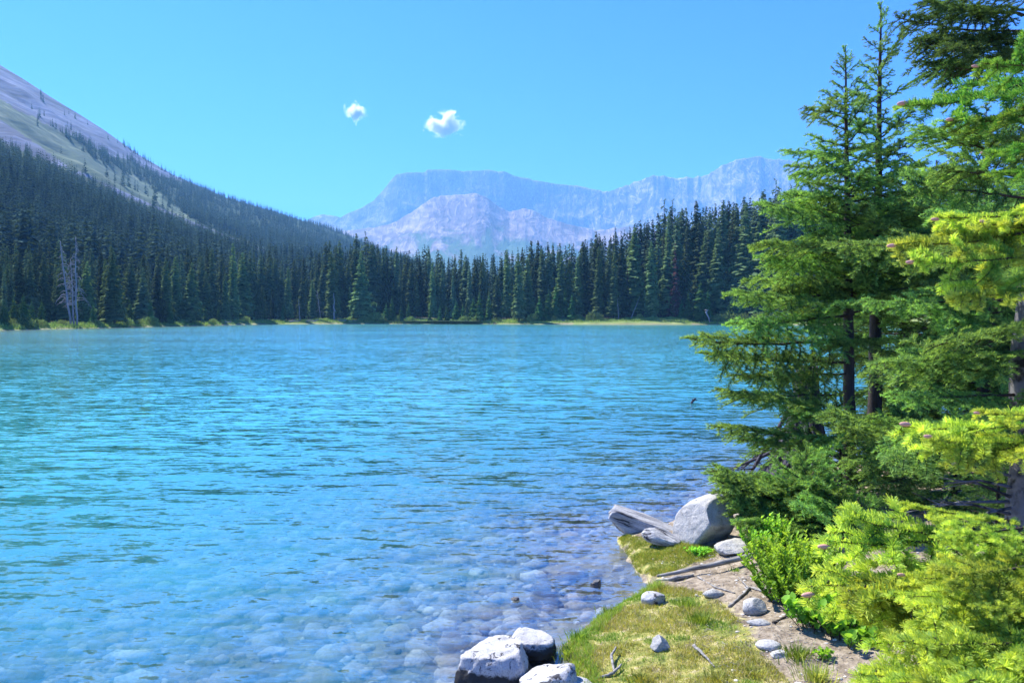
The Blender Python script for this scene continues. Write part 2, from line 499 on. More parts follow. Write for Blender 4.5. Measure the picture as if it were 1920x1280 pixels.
gust = t.ramp(t.noise(gm.outputs['Vector'], 1.0, 3, 0.5), [(0.35, (0.7, 0.7, 0.7)), (0.65, (1.15, 1.15, 1.15))])
gmul = t.n('VectorMath', operation='MULTIPLY'); t.l(sl, gmul.inputs[0]); t.l(gust, gmul.inputs[1])
upn = t.n('CombineXYZ'); upn.inputs[2].default_value = 1.0
nn_ = t.n('VectorMath', operation='NORMALIZE'); t.l(vadd(gmul.outputs[0], upn.outputs[0]), nn_.inputs[0])
nrm = nn_.outputs[0]
ge_ = t.n('NewGeometry'); dt_ = t.n('VectorMath', operation='DOT_PRODUCT'); t.l(ge_.outputs['Incoming'], dt_.inputs[0]); t.l(nrm, dt_.inputs[1])
fr_ = t.math('POWER', t.math('SUBTRACT', 1.0, t.math('ABSOLUTE', dt_.outputs['Value']), True), 3.9)
fr_ = t.math('ADD', t.math('MULTIPLY', fr_, 0.96), 0.04, True)      # mirror share of a water surface, the same from both sides
gl = t.n('BsdfGlossy'); t.l(nrm, gl.inputs['Normal']); t.l(t.attr('ripple'), gl.inputs['Roughness'])
gl.inputs['Color'].default_value = (1, 1, 1, 1)
deep = t.attr('deep')
tr = t.n('BsdfTransparent')
t.l(t.mix(deep, (0.88, 0.96, 1.0), (0.5, 0.85, 0.9)), tr.inputs['Color'])
body = t.n('BsdfDiffuse')
body.inputs['Color'].default_value = (0.055, 0.37, 0.39, 1)
rf = t.n('BsdfRefraction', IOR=1.33, Roughness=0.0); t.l(nrm, rf.inputs['Normal']); rf.inputs['Color'].default_value = (0.95, 1.0, 1.0, 1)
mr = t.n('MixShader', Fac=0.4); t.l(tr.outputs[0], mr.inputs[1]); t.l(rf.outputs[0], mr.inputs[2])
mb = t.n('MixShader'); t.l(deep, mb.inputs[0]); t.l(mr.outputs[0], mb.inputs[1]); t.l(body.outputs[0], mb.inputs[2])
ms = t.n('MixShader'); t.l(fr_, ms.inputs[0]); t.l(mb.outputs[0], ms.inputs[1]); t.l(gl.outputs[0], ms.inputs[2])
M['water'] = t.done(ms.outputs[0])
wme = mesh_np('lake_water', np.stack([wx.ravel(), wy.ravel(), np.zeros(wx.size)], -1), Q[keep], [M['water']], smooth=True,
              attrs={'deep': 1 - np.exp(-np.maximum(depth - 0.15, 0) * 1.6),
                     'ripple': np.interp(np.hypot(wx.ravel(), wy.ravel()), [0, 8, 25, 60, 200], [.02, .03, .06, .10, .12])})
tag(new_obj('lake_water', wme), kind='structure')

# ------------------------------------------------------------------ mountains
def px_of(x, y): return 960 + F * x / y

RIDGE_L = ([-900, -500, -200, 0, 50, 100, 150, 200, 230, 270, 330, 420, 520, 600, 660, 720, 800, 900],
           [-420, -190, 0, 120, 150, 183, 214, 246, 268, 296, 330, 369, 399, 424, 446, 470, 500, 530])
def ridgeL(px): return np.interp(px, *RIDGE_L)
def shoreD(px):
    return np.interp(px, [-600, -350, -150, 0, 150, 300, 420, 520, 760, 1000, 1340, 2000],
                     [60, 63, 90, 114, 132, 157, 190, 213, 218, 206, 197, 165])
def leftM(px, tt):
    """point of the left slope at column px and parameter tt (0 foot .. 1 ridge)"""
    d0 = shoreD(px) + 45
    Dr = np.interp(px, [-900, 0, 300, 660, 900], [800, 1250, 1450, 1700, 1800])
    d = d0 + (Dr - d0) * tt
    zr = (594 - ridgeL(px)) / F * Dr + EYE
    z0 = 2.0
    z = z0 + (zr - z0) * np.clip(tt, 0, 1) ** 1.25
    z = z - np.clip(tt - 1, 0, 9) * zr * 1.2
    x = (px - 960) / F * d
    amp = np.clip(tt * 4, 0, 1) * np.clip(np.abs(tt - 1) * 8 + 0.15, 0, 1)
    z = z + amp * 22 * (fbm(x / 120, d / 120, 5) - 0.5) * (1 + 0.5 * (px < 300))
    z = z - np.clip(-(tt) * 40, 0, 9) 
    return x, d, z
LOWLINE = ([-900, -300, 0, 60, 130, 200, 280, 380, 490, 560], [60, 180, 262, 290, 318, 350, 386, 428, 472, 500])
UPLINE = ([-900, -100, 60, 115, 160, 220, 270, 300, 370, 490, 560], [-300, 100, 230, 252, 285, 318, 338, 366, 416, 462, 500])
UPTOP = ([-100, 60, 115, 165, 215, 250, 300, 360, 420], [100, 232, 248, 268, 298, 300, 332, 345, 366])
pxs = np.linspace(-900, 900, 620); tts = np.concatenate([[-0.03], np.linspace(0, 1, 190), [1.03, 1.1, 1.3]])
PX, TT = np.meshgrid(pxs, tts, indexing='xy')
mx, my, mz = leftM(PX.ravel(), TT.ravel())
mpy = 594 - (mz - EYE) / my * F
mpx = PX.ravel()
low = np.interp(mpx, *LOWLINE); upl = np.interp(mpx, *UPLINE); upt = np.interp(mpx, *UPTOP)
jit = 14 * (fbm(mpx / 18, mpy / 14, 3) - 0.5)
forest_m = ((mpy + jit > low) | ((mpy + jit < upl) & (mpy + jit > upt) & (mpx > 100)) | (mpx > 395) & (mpy < upl)).astype(float)
meadow = ((mpy < low) & (mpy > np.interp(mpx, [-900, 0, 120, 560], [-500, 185, 250, 500]) + jit)).astype(float)
chute = ((mpy > np.interp(mpx, [-900, -300, 0, 60, 130], [-10, 120, 222, 262, 312])) & (mpx < 130) & (mpy < low)).astype(float)
edge = (np.abs(mpy - low) < 5).astype(float) * (mpx > 150)
meadow = meadow * (1 - chute) * (1 - edge)
t = NT('mountain_slope')
v = t.coord('Object')
rot = t.n('Mapping'); rot.inputs['Scale'].default_value = (0.05, 0.006, 0.02); rot.inputs['Rotation'].default_value = (0, 0, R(35)); 
t.l(v, rot.inputs['Vector'])
ns = t.noise(rot.outputs['Vector'], 1.0, 6, 0.65, 0.5); nn = t.noise(v, 0.03, 6, 0.6)
tal = t.ramp(ns, [(0.34, (0.04, 0.05, 0.08)), (0.46, (0.09, 0.105, 0.155)), (0.54, (0.105, 0.13, 0.20)), (0.68, (0.19, 0.21, 0.31))])
mea = t.ramp(nn, [(0.35, (0.03, 0.06, 0.045)), (0.55, (0.07, 0.11, 0.065)), (0.72, (0.16, 0.19, 0.125))])
c = t.mix(t.attr('meadow'), tal, mea)
c = t.mix(t.attr('forest'), c, (0.022, 0.05, 0.025))
M['slope'] = t.done(t.bsdf(c, 0.95, t.bump(ns, 0.7, 4.0), 0.1))
lme = mesh_np('mountain_slope', np.stack([mx, my, mz], -1), gridq(len(tts), len(pxs)), [M['slope']], smooth=True,
              attrs={'meadow': meadow, 'forest': forest_m})
tag(new_obj('mountain_slope', lme), kind='structure')

def far_mountain(name, ridge, D, depth_, seed, amp, mat, px0, px1, foot=470, gw=1.0, cliff=None, smooth_t=1.3):
    n = int((px1 - px0) / 1.6)
    p = np.linspace(px0, px1, n); tt = np.concatenate([np.linspace(0, 1, 150), [1.04, 1.15, 1.4]])
    P, T = np.meshgrid(p, tt, indexing='xy')
    ry = np.interp(P, [a for a, b in ridge], [b for a, b in ridge])
    ry = ry + np.where(P > 1120, 6.0, 3.0) * (fbm(P / 9 + seed, P * 0 + seed, 4) - 0.5)
    zr = (594 - ry) / F * D
    zf = (594 - 560) / F * D * 0.3
    d = D - depth_ * (1 - T)
    if cliff is not None:
        cw = np.interp(P, *cliff)
        prof = np.where(T < 0.80, 0.60 * (T / 0.80) ** smooth_t, 0.60 + 0.40 * np.clip((T - 0.80) / 0.19, 0, 1))
        prof2 = T ** smooth_t
        prof = prof * cw + prof2 * (1 - cw)
    else:
        prof = T ** smooth_t
    prof = np.clip(prof, 0, None)
    z = zf + (zr - zf) * np.where(T > 1, 1, prof)
    u = (P - 960) / F * D
    g1 = ridged(u / 520 * gw + seed * 3.1 + T * 2.2, T * 3.0 + seed, 5) - 0.6
    g2 = fbm(u / 90, T * 9, 4) - 0.5
    env = np.clip(T * 5, 0, 1) * np.clip((1 - T) * 6, 0, 1)
    z = z + env * (amp * g1 + amp * 0.25 * g2)
    z = z - np.clip(T - 1, 0, 9) * zr * 0.9
    z = EYE + (z - EYE) * np.where(T <= 1, d / D, 1)
    x = (P - 960) / F * d
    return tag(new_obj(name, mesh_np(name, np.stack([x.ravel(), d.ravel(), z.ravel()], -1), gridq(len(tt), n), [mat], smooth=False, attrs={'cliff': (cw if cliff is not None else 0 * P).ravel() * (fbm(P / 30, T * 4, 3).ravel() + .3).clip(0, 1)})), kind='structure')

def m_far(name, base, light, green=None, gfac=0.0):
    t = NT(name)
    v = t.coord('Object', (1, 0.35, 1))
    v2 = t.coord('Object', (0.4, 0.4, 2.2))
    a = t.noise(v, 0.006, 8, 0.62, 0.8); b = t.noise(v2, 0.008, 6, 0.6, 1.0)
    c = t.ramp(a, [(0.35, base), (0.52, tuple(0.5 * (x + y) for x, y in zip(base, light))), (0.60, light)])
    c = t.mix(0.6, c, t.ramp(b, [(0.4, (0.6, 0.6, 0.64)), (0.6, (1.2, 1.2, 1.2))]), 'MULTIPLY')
    sm = t.n('Mapping'); sm.inputs['Rotation'].default_value = (0, R(42), 0); sm.inputs['Scale'].default_value = (1, .3, .42)
    t.l(t.n('NewGeometry').outputs['Position'], sm.inputs['Vector'])
    stk = t.noise(sm.outputs['Vector'], 0.020, 6, .65, .8)
    c = t.mix(t.ramp(stk, [(.53, (0, 0, 0)), (.565, (.85, .85, .85)), (.62, (0, 0, 0))]), c, tuple(min(1, 1.5 * q) for q in light))
    c = t.mix(t.ramp(stk, [(.38, (.6, .6, .6)), (.46, (0, 0, 0))]), c, tuple(.6 * q for q in base))
    c = t.mix(t.math('MULTIPLY', t.attr('cliff'), .85), c, t.mix(1.0, c, (.42, .45, .55), 'MULTIPLY'))  # cliff face darkened: its shade is put into the rock colour
    if green:
        g = t.n('NewGeometry'); sx = t.n('SeparateXYZ'); t.l(g.outputs['Position'], sx.inputs[0])
        h = t.math('ADD', t.math('MULTIPLY', sx.outputs['Z'], 1 / 600), t.math('MULTIPLY', t.math('SUBTRACT', a, 0.5), 1.2))
        c = t.mix(t.ramp(h, [(gfac, (1, 1, 1)), (gfac + 0.12, (0, 0, 0))]), c, green)
    return t.done(t.bsdf(c, 0.95, t.bump(t.math('ADD', a, t.math('MULTIPLY', stk, .8)), 0.9, 20 if gfac > .5 else 50), 0.1))
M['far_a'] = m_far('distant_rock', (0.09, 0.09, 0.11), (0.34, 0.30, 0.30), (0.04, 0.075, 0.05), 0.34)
M['far_b'] = m_far('pink_scree', (0.15, 0.12, 0.135), (0.27, 0.22, 0.225), (0.07, 0.12, 0.07), 0.55)
ridge2 = [(560, 425), (585, 409), (608, 402), (625, 405), (640, 408), (660, 398), (680, 389), (700, 378), (720, 358), (738, 335), (745, 328), (765, 324), (798, 324), (802, 320), (842, 320), (870, 323), (900, 321), (918, 319),
          (935, 323), (945, 323), (962, 331), (1010, 340), (1050, 347), (1090, 350), (1115, 357), (1132, 362), (1160, 354), (1190, 342), (1215, 333), (1240, 330), (1262, 335), (1300, 334), (1325, 328),
          (1350, 313), (1385, 299), (1402, 299), (1408, 297), (1422, 295), (1450, 301), (1500, 306), (1560, 318), (1700, 350), (1900, 380), (2400, 420)]
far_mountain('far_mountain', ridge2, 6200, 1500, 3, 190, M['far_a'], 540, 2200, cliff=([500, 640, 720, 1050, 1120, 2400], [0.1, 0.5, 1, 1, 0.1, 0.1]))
ridge1 = [(560, 455), (600, 440), (650, 432), (690, 428), (720, 424), (742, 417), (770, 400), (795, 383), (815, 370), (840, 367), (870, 366), (893, 362), (915, 373), (935, 388), (955, 398), (985, 391), (1005, 397), (1025, 408),
          (1060, 420), (1120, 432), (1180, 425), (1260, 435), (1400, 445), (1800, 450)]
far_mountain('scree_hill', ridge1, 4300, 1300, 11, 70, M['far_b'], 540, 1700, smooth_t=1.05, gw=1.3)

# ------------------------------------------------------------------ conifers far away
def spruce_arrays(rng, H, Rb, whorls, per, detail=1, taper=0.9, bare=0.06, sparse=0.0):
    """needle clumps of one spruce as triangles: V (n,3), age (n)"""
    V, A = [], []
    zs = np.linspace(bare, 0.985, whorls)
    for k, s in enumerate(zs):
        r = Rb * ((1 - s) ** taper) * (0.75 + 0.5 * rng.random()) + 0.012 * H * (1 - s * 0.4)
        if s < 0.2: r *= 0.72 + 1.4 * s
        n = max(3, int(per * (0.6 + 0.6 * (1 - s))))
        a0 = rng.random() * 6.28
        for j in range(n):
            if rng.random() < sparse: continue
            a = a0 + 6.283 * j / n + rng.normal() * 0.25
            L = r * (0.65 + 0.55 * rng.random())
            dr = -0.45 * L + rng.normal() * 0.06 * H / whorls * 3
            ca, sa = math.cos(a), math.sin(a)
            z = s * H + rng.normal() * 0.01 * H
            w = L * (0.30 + 0.15 * rng.random()) + 0.006 * H
            th = 0.030 * H * (1 - 0.6 * s)
            b = np.array([0, 0, z + 0.10 * L]); tip = np.array([ca * L, sa * L, z + dr])
            side = np.array([-sa, ca, 0]) * w
            m = b * 0.45 + tip * 0.55 + np.array([0, 0, 0.04 * L])
            V += [b, m + side - [0, 0, th * 0.6], tip, b, tip, m - side - [0, 0, th * 0.6]]
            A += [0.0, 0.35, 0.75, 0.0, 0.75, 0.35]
            if detail:
                # hanging fringe under the bough
                for q in range(2 * detail):
                    u = 0.35 + 0.6 * rng.random()
                    c0 = b * (1 - u) + tip * u + side * rng.normal() * 0.4
                    dv = np.array([ca * 0.10 * L, sa * 0.10 * L, 0])
                    V += [c0 - dv, c0 + dv + side * 0.25, c0 + np.array([rng.normal() * .03 * L, rng.normal() * .03 * L, -th * (1.2 + rng.random())])]
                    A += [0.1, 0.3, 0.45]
                # side spikes so the outline is ragged
                sp = tip + side * (0.5 * rng.choice([-1, 1])) + np.array([0, 0, -0.05 * L])
                V += [m, m * 0.6 + tip * 0.4 + np.array([0, 0, th * .3]), sp + np.array([ca, sa, 0]) * 0.12 * L]
                A += [0.2, 0.3, 0.8]
    # leader
    V += [np.array([0.004 * H, 0, H * .95]), np.array([-0.004 * H, 0.003 * H, H * .95]), np.array([0, 0, H])]
    A += [0.3, 0.3, 0.7]
    return np.array(V), np.array(A)

rng = np.random.default_rng(11)
spr = []     # unit height prototypes: crown mesh, trunk mesh
SPR_KIND = [(0.105, 40, 9, 0.62), (0.085, 44, 8, 0.58), (0.125, 38, 10, 0.75), (0.072, 42, 8, 0.55), (0.11, 36, 9, 0.66), (0.095, 40, 9, 0.50), (0.14, 36, 10, 0.85), (0.08, 34, 7, 0.7)]
def trunk_mesh(name, r, H=1.0, mat='bark_far'):
    a = Acc(); V, T, Q_ = tube([(0, 0, -0.03), (0, 0, 0.3), (0.002, 0, 0.65), (0, 0, 0.97)], [r, r * .75, r * .4, r * .08], 6)
    a.add(V * H, T, Q_); return a.mesh(name, [M[mat]])
for i, (rb, wh, pr, tp) in enumerate(SPR_KIND):
    V, A = spruce_arrays(rng, 1.0, rb, wh, pr, 1, tp, bare=0.05 + 0.05 * rng.random(), sparse=0.05)
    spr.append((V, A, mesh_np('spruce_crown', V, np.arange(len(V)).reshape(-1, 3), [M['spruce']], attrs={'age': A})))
spr_front = []
for V, A, me_ in spr:
    spr_front.append(mesh_np('spruce_crown', V, np.arange(len(V)).reshape(-1, 3), [M['spruce_lit']], attrs={'age': A}))
spr_trunk = trunk_mesh('spruce_trunk', 0.011)
V, A = spruce_arrays(rng, 1.0, 0.09, 30, 7, 1, 0.8, sparse=0.25)
red_me = mesh_np('red_crown', V, np.arange(len(V)).reshape(-1, 3), [M['spruce_red']], attrs={'age': A})
young = []
for i in range(4):
    V, A = spruce_arrays(rng, 1.0, [0.22, 0.26, 0.18, 0.3][i], 18, 9, 1, 0.85, bare=0.02)
    young.append(mesh_np('young_crown', V, np.arange(len(V)).reshape(-1, 3), [M['spruce_young']], attrs={'age': A}))
V, A = spruce_arrays(rng, 1.0, 0.12, 26, 6, 1, 0.75, sparse=0.3, bare=0.1)
open_me = mesh_np('open_crown', V, np.arange(len(V)).reshape(-1, 3), [M['spruce']], attrs={'age': A})

TOPS = ([0, 60, 100, 160, 200, 260, 300, 350, 380, 440, 500, 540, 600, 620, 650, 685, 720, 750, 800, 850, 900, 950, 1000, 1050, 1100, 1150, 1200, 1240, 1265, 1300, 1350, 1400, 1450, 1500, 1600, 1800, 2100],
        [450, 455, 462, 458, 465, 468, 462, 465, 470, 460, 470, 486, 470, 448, 460, 440, 458, 462, 470, 476, 472, 462, 452, 455, 442, 432, 410, 392, 392, 384, 376, 364, 350, 342, 335, 320, 310])
def spruce(px, d, top_py, kind=0, label=None, group=None, name='spruce_tree', crown=None, wscale=1.0, cat='spruce tree'):
    x = px2x(px, d); z = gz(x, d) - 0.1
    H = (594 - top_py) / F * d + EYE - z
    H = max(H, 1.0)
    r = empty(name, (x, d, z)); r.scale = (H * wscale, H * wscale, H)
    r.rotation_euler = (rng.normal() * 0.012, rng.normal() * 0.012, rng.random() * 6.28)
    tag(r, label, cat, group)
    new_obj('crown', crown or spr[kind][2], r); new_obj('trunk', spr_trunk, r)
    return r

LBL = ['tall dark spruce in the shoreline forest below the grey mountain slope',
       'tall dark spruce in the far shoreline forest below the distant pale peaks',
       'tall dark spruce in the rising far shoreline forest toward the near fir trees']
GRP = ['spruces of the shoreline forest below the slope', 'spruces of the shoreline forest in the middle', 'spruces of the rising shoreline forest']
# special ones first
special = [
    (438, 455, 8, 3, 'slender dark spruce standing free at the shore, right of the light meadow gap', 0.9),
    (215, 462, 5, 2, 'broad shaggy spruce at the water edge, right of the bleached dead trees', 1.15),
    (358, 492, 5, 6, 'bushy wide spruce at the far water edge left of the slender free one', 1.25),
    (312, 485, 7, 5, 'pale green spruce over the light shrubs of the left shore', 1.0),
    (540, 500, 8, 1, 'spruce with sunlit left edge standing forward of the forest wall', 0.95),
    (625, 470, 7, 0, 'spruce with a bleached dead stem in front of its lower branches', 1.05),
    (678, 474, 6, 6, 'big rounded spruce with sunlit right edge left of the willow bushes', 1.25),
    (686, 434, 22, 4, 'tallest spruce in the middle left with a ragged dark tip', 1.1),
    (973, 478, 4, 5, 'lone narrow spruce standing at the waterline on the grassy shore', 0.9),
    (1150, 470, 7, 1, 'narrow spruce with light fringe and bare lower trunks, left of the reddish trees', 0.95),
    (1122, 462, 9, 3, 'columnar spruce with a light left fringe beside the narrow fringed one', 1.0),
    (1240, 374, 40, 0, 'open ragged spruce top rising highest above the middle forest', 1.2),
    (1262, 374, 44, 3, 'thin spruce spire beside the open ragged top', 1.0),
    (1455, 336, 40, 0, 'ragged spruce rising highest at the right end of the far forest', 1.25),
    (1492, 330, 46, 4, 'second ragged spruce top beside the near fir, right of the highest one', 1.2),
    (1382, 460, 12, 2, 'broad drooping spruce left of the bleached forked snag and near fir', 1.2),
]
for (px, top, back, kind, lab, ws) in special:
    op = 'ragged' in lab
    spruce(px, shoreD(px) + back, top, kind, lab, crown=open_me if op else (spr_front[kind] if back < 10 else None), wscale=ws * 1.2)
for (px, top, bot, lab) in [(1268, 455, 9, 'reddish dying spruce with bare lower trunk in the dark forest'), (1254, 482, 11, 'shorter reddish dying spruce left of the taller reddish one'),
                            (1176, 500, 10, 'thin reddish dying spruce behind the leaning bleached pole')]:
    spruce(px, shoreD(px) + bot, top, label=lab, name='dying_spruce', crown=red_me, wscale=0.9)

nspr = 0; NAMED = []
def is_clear(px):   # keep the free-standing ones readable
    return any(abs(px - s[0]) < 9 for s in special if s[2] < 10)
rows = [(8, 12, 46, 70), (15, 10, 20, 104), (24, 9, 6, 104)]
for (back, jitd, drop, n) in rows:
    for i in range(n):
        px = -20 + 1540 * (i + rng.random()) / n
        if back < 12 and is_clear(px): continue
        b = back + rng.random() * jitd
        tp = np.interp(px, *TOPS) + drop * (0.2 + 1.3 * rng.random()) + rng.normal() * 6 + (20 if rng.random() < .15 else 0)
        g = 0 if px < 600 else (1 if px < 1120 else 2)
        kd = int(rng.integers(0, 8))
        o_ = spruce(px, shoreD(px) + b, min(tp, 560), kd, LBL[g], GRP[g], crown=spr_front[kd] if (back == 8 and rng.random() < .75) else None, wscale=(1.0 if back == 8 else 0.75) + 0.55 * rng.random()); nspr += 1; NAMED.append((px, {8: 'front row', 15: 'second row', 24: 'back row'}[back] + ' spruce', o_))
# young spruces on the bank
YL = ['small young spruce on the grassy far shore under the slope', 'small young spruce on the grassy far shore in the middle', 'small young spruce on the far shore toward the near fir']
ypos = [(8, 560), (28, 552), (45, 548), (62, 562), (78, 560), (175, 570), (245, 560), (282, 556), (318, 565), (385, 572), (410, 575), (530, 568), (736, 552), (724, 566), (752, 572), (766, 566), (806, 574), (825, 572), (838, 570),
        (856, 562), (868, 566), (889, 558), (900, 549), (917, 546), (1012, 552), (1028, 540), (1043, 530), (1060, 545), (1072, 552), (1278, 558), (1290, 546), (1312, 528), (1326, 542), (1372, 550), (1390, 556), (1420, 548)]
for (px, tp) in ypos:
    g = 0 if px < 600 else (1 if px < 1120 else 2)
    o_ = spruce(px, shoreD(px) + 3.5 + 3 * rng.random(), tp + rng.normal() * 2, label=YL[g], group='young spruces along the far shore' + [' under the slope', ' in the middle', ' toward the near fir'][g],
           name='young_spruce', crown=young[int(rng.integers(0, 4))], wscale=0.9 + 0.3 * rng.random(), cat='young spruce'); NAMED.append((px, 'small young shore spruce', o_))

# the rest of the forest: one object
def forest_block(specs):
    Vs, As = [], []
    for (x, y, z, H, w, protoV, protoA) in specs:
        a = rng.random() * 6.28; ca, sa = math.cos(a), math.sin(a)
        P = protoV * [H * w, H * w, H]
        Vs.append(np.stack([P[:, 0] * ca - P[:, 1] * sa + x, P[:, 0] * sa + P[:, 1] * ca + y, P[:, 2] + z], -1)); As.append(np.clip(protoA * (0.5 + rng.random()) , 0, 1))
    return np.concatenate(Vs), np.concatenate(As)
lo_mid = [spruce_arrays(rng, 1.0, 0.10 + 0.02 * k, 24, 7, 0, 0.6 + 0.06 * k) for k in range(4)]
lo_far = [spruce_arrays(rng, 1.0, 0.10 + 0.02 * k, 14, 5, 0, 0.7) for k in range(5)]
specs = []
for i in range(1100):
    px = -350 + 2500 * rng.random()
    b = 28 + 70 * rng.random() ** 1.3
    d = shoreD(px) + b
    x = px2x(px, d); z = gz(x, d)
    tp = np.interp(px, *TOPS) + 4 + 26 * rng.random() * (1 if b < 60 else 0.4)
    if px < 620: tp += 10
    H = (594 - tp) / F * d + EYE - z
    H = min(max(H, 9), 32)
    P = lo_mid[int(rng.integers(0, 4))]
    specs.append((x, d, z - 0.2, H, 0.8 + 0.4 * rng.random(), *P))
ntry = 0
while ntry < 17000:
    ntry += 1
    px = -420 + 1250 * rng.random(); tt = 0.0 + 1.0 * rng.random() ** 0.9
    x, d, z = [float(q) for q in leftM(np.array(px), np.array(tt))]
    py = 594 - (z - EYE) / d * F
    jt = rng.normal() * 3
    lowy = np.interp(px, *LOWLINE)
    ok = py + jt > lowy + 12
    if not ok:
        up, ut = np.interp(px, *UPLINE), np.interp(px, *UPTOP)
        ok = px > 100 and py + jt < up and py + jt > ut
        if px > 395: ok = py + jt < up
        if py < ridgeL(px) + 5 and px > 235: ok = rng.random() < 0.9
        if not ok and px > 60 and rng.random() < 0.025: ok = True
    if not ok: continue
    H = (16 + 11 * rng.random()) * (1.0 - 0.45 * tt) * (0.7 if 0 < py - lowy < 30 else 1)
    specs.append((x, d, z - 1, H, 0.8 + 0.5 * rng.random(), *(lo_far[int(rng.integers(0, 5))] if tt > .22 else lo_mid[int(rng.integers(0, 4))])))
V, A = forest_block(specs)
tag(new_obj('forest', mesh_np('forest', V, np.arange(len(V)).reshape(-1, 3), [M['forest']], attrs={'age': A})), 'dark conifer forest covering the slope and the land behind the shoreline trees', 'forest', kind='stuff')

# ------------------------------------------------------------------ dead trees, logs and bushes on the far shore
def dead_tree(px0, py0, px1, py1, d, r, label, nb=22, blen=2.2, name='dead_tree', fork=False):
    a = at(px0, py0, d); b = at(px1, py1, d)
    a.z = min(a.z, gz(a.x, a.y) + 0.1) if py0 > 560 else a.z
    root = empty(name, (a.x, a.y, gz(a.x, a.y)))
    tag(root, label, 'dead tree')
    o = Vector(root.location); p0 = a - o; p0.z = -0.3; p1 = b - o
    acc = Acc(); n = 9
    path = [p0.lerp(p1, k / (n - 1)) + Vector((rng.normal() * .06, rng.normal() * .06, 0)) * (0 < k < n - 1) for k in range(n)]
    V, T, Q_ = tube([tuple(p) for p in path], np.linspace(r, r * .25, n), 7, 0.15, 3); acc.add(V, T, Q_)
    new_obj('trunk', acc.mesh('dead_trunk', [M['dead']]), root)
    if nb:
        acc = Acc(); nb = int(nb * 1.9)
        for k in range(nb):
            s = 0.25 + 0.7 * (k + rng.random()) / nb
            c = p0.lerp(p1, s); an = rng.random() * 6.28
            L = blen * (1.1 - s) * (0.6 + 0.7 * rng.random())
            dv = Vector((math.cos(an) * L, math.sin(an) * L * .6, 0))
            pts = [c, c + dv * .5 + Vector((0, 0, .05 * L)), c + dv - Vector((0, 0, L * (.25 + .3 * rng.random())))]
            V, T, Q_ = tube([tuple(p) for p in pts], [r * .28, r * .2, r * .08], 4); acc.add(V, T, Q_)
            for q in range(3):
                e = pts[1].lerp(pts[2], rng.random()); f = e + Vector((rng.normal() * .3, rng.normal() * .2, -.5 * rng.random() - .1))
                V, T, Q_ = tube([tuple(e), tuple(f)], [r * .12, r * .05], 3); acc.add(V, T, Q_)
        new_obj('branches', acc.mesh('dead_branches', [M['dead']]), root)
    return root
dT = shoreD(140)
dead_tree(133, 610, 113, 452, dT + 3, .20, 'leaning bleached dead tree at the water edge, left of a group of three', 26, 2.6)
dead_tree(139, 610, 132, 485, dT + 3.4, .16, 'thin bleached dead tree between two others at the left shore', 16, 1.8)
dead_tree(144, 610, 142, 445, dT + 3.2, .18, 'straight bleached dead tree, right one of the group of three', 26, 3.0)
dead_tree(562, 603, 560, 560, shoreD(560) + 5, .16, 'short bleached dead stem above the shoreline logs on the left', 0)
dead_tree(627, 604, 626, 549, shoreD(627) + 5, .28, 'thick bleached dead stem in front of a dark spruce', 4, 1)
dead_tree(602, 602, 594, 545, shoreD(600) + 7, .10, 'thin curved bleached stem between two thicker ones', 8, 1.5)
dead_tree(1182, 604, 1200, 556, shoreD(1190) + 6, .12, 'bleached pole leaning right against the far dark forest', 0)
dead_tree(1160, 603, 1158, 560, shoreD(1160) + 5, .10, 'pale bare stem under the narrow fringed spruce', 4, .8)
# forked bleached snag
def curved(name, pts_px, d, radii, label, cat, mat='dead'):
    P = [at(x, y, d) for x, y in pts_px]; base = Vector((P[0].x, P[0].y, gz(P[0].x, P[0].y)))
    acc = Acc(); V, T, Q_ = tube([tuple(p - base) for p in P], radii, 7, .2, 5); acc.add(V, T, Q_)
    root = empty(name, base); tag(root, label, cat); new_obj('trunk', acc.mesh('snag_trunk', [M[mat]]), root); return root, base
sn, sb = curved('forked_snag', [(1331, 604), (1329, 596), (1325, 588), (1323, 584)], shoreD(1330) + .6, [.16, .15, .17, .15], 'small forked bleached snag leaning over the water at the far bank', 'snag')
for pts in ([(1323, 585), (1322, 581), (1328, 581)], [(1325, 588), (1325, 584), (1327, 582)]):
    P = [at(x, y, shoreD(1330) + .6) - sb for x, y in pts]
    acc = Acc(); V, T, Q_ = tube([tuple(p) for p in P], [.12, .12, .1], 6); acc.add(V, T, Q_); new_obj('fork', acc.mesh('snag_fork', [M['dead']]), sn)

def log_far(px, py, L, ang, r, label, mat='dead'):
    d = shoreD(px) + 2.2; x = px2x(px, d); z = gz(x, d) + r * .5
    acc = Acc(); dx, dy = math.cos(ang) * L / 2, math.sin(ang) * L / 2
    V, T, Q_ = tube([(-dx, -dy, 0), (-dx * .3, -dy * .3, .05 * L), (dx * .4, dy * .4, .02), (dx, dy, .12 * L)], [r, r * .9, r * .7, r * .4], 7, .25, 2); acc.add(V, T, Q_)
    o = new_obj('beached_log', acc.mesh('beached_log', [M[mat]])); o.location = (x, d, z)
    tag(o, label, 'log')
log_far(552, 598, 2.6, .2, .22, 'pale log lying at the far shore under the short dead stem')
log_far(585, 598, 3.6, -.1, .2, 'long pale log lying at the far shore right of the short one')
log_far(640, 600, 3.0, .1, .18, 'pale log under the thick bleached stem at the far shore')
log_far(662, 601, 2.2, .5, .14, 'small pale log with raised end left of the willow bushes')
log_far(425, 603, 2.4, .1, .18, 'grey log lying at the foot of the slender free spruce')
log_far(1055, 602, 2.4, -.2, .15, 'dark grey log on the grassy shore in the middle', 'drift')

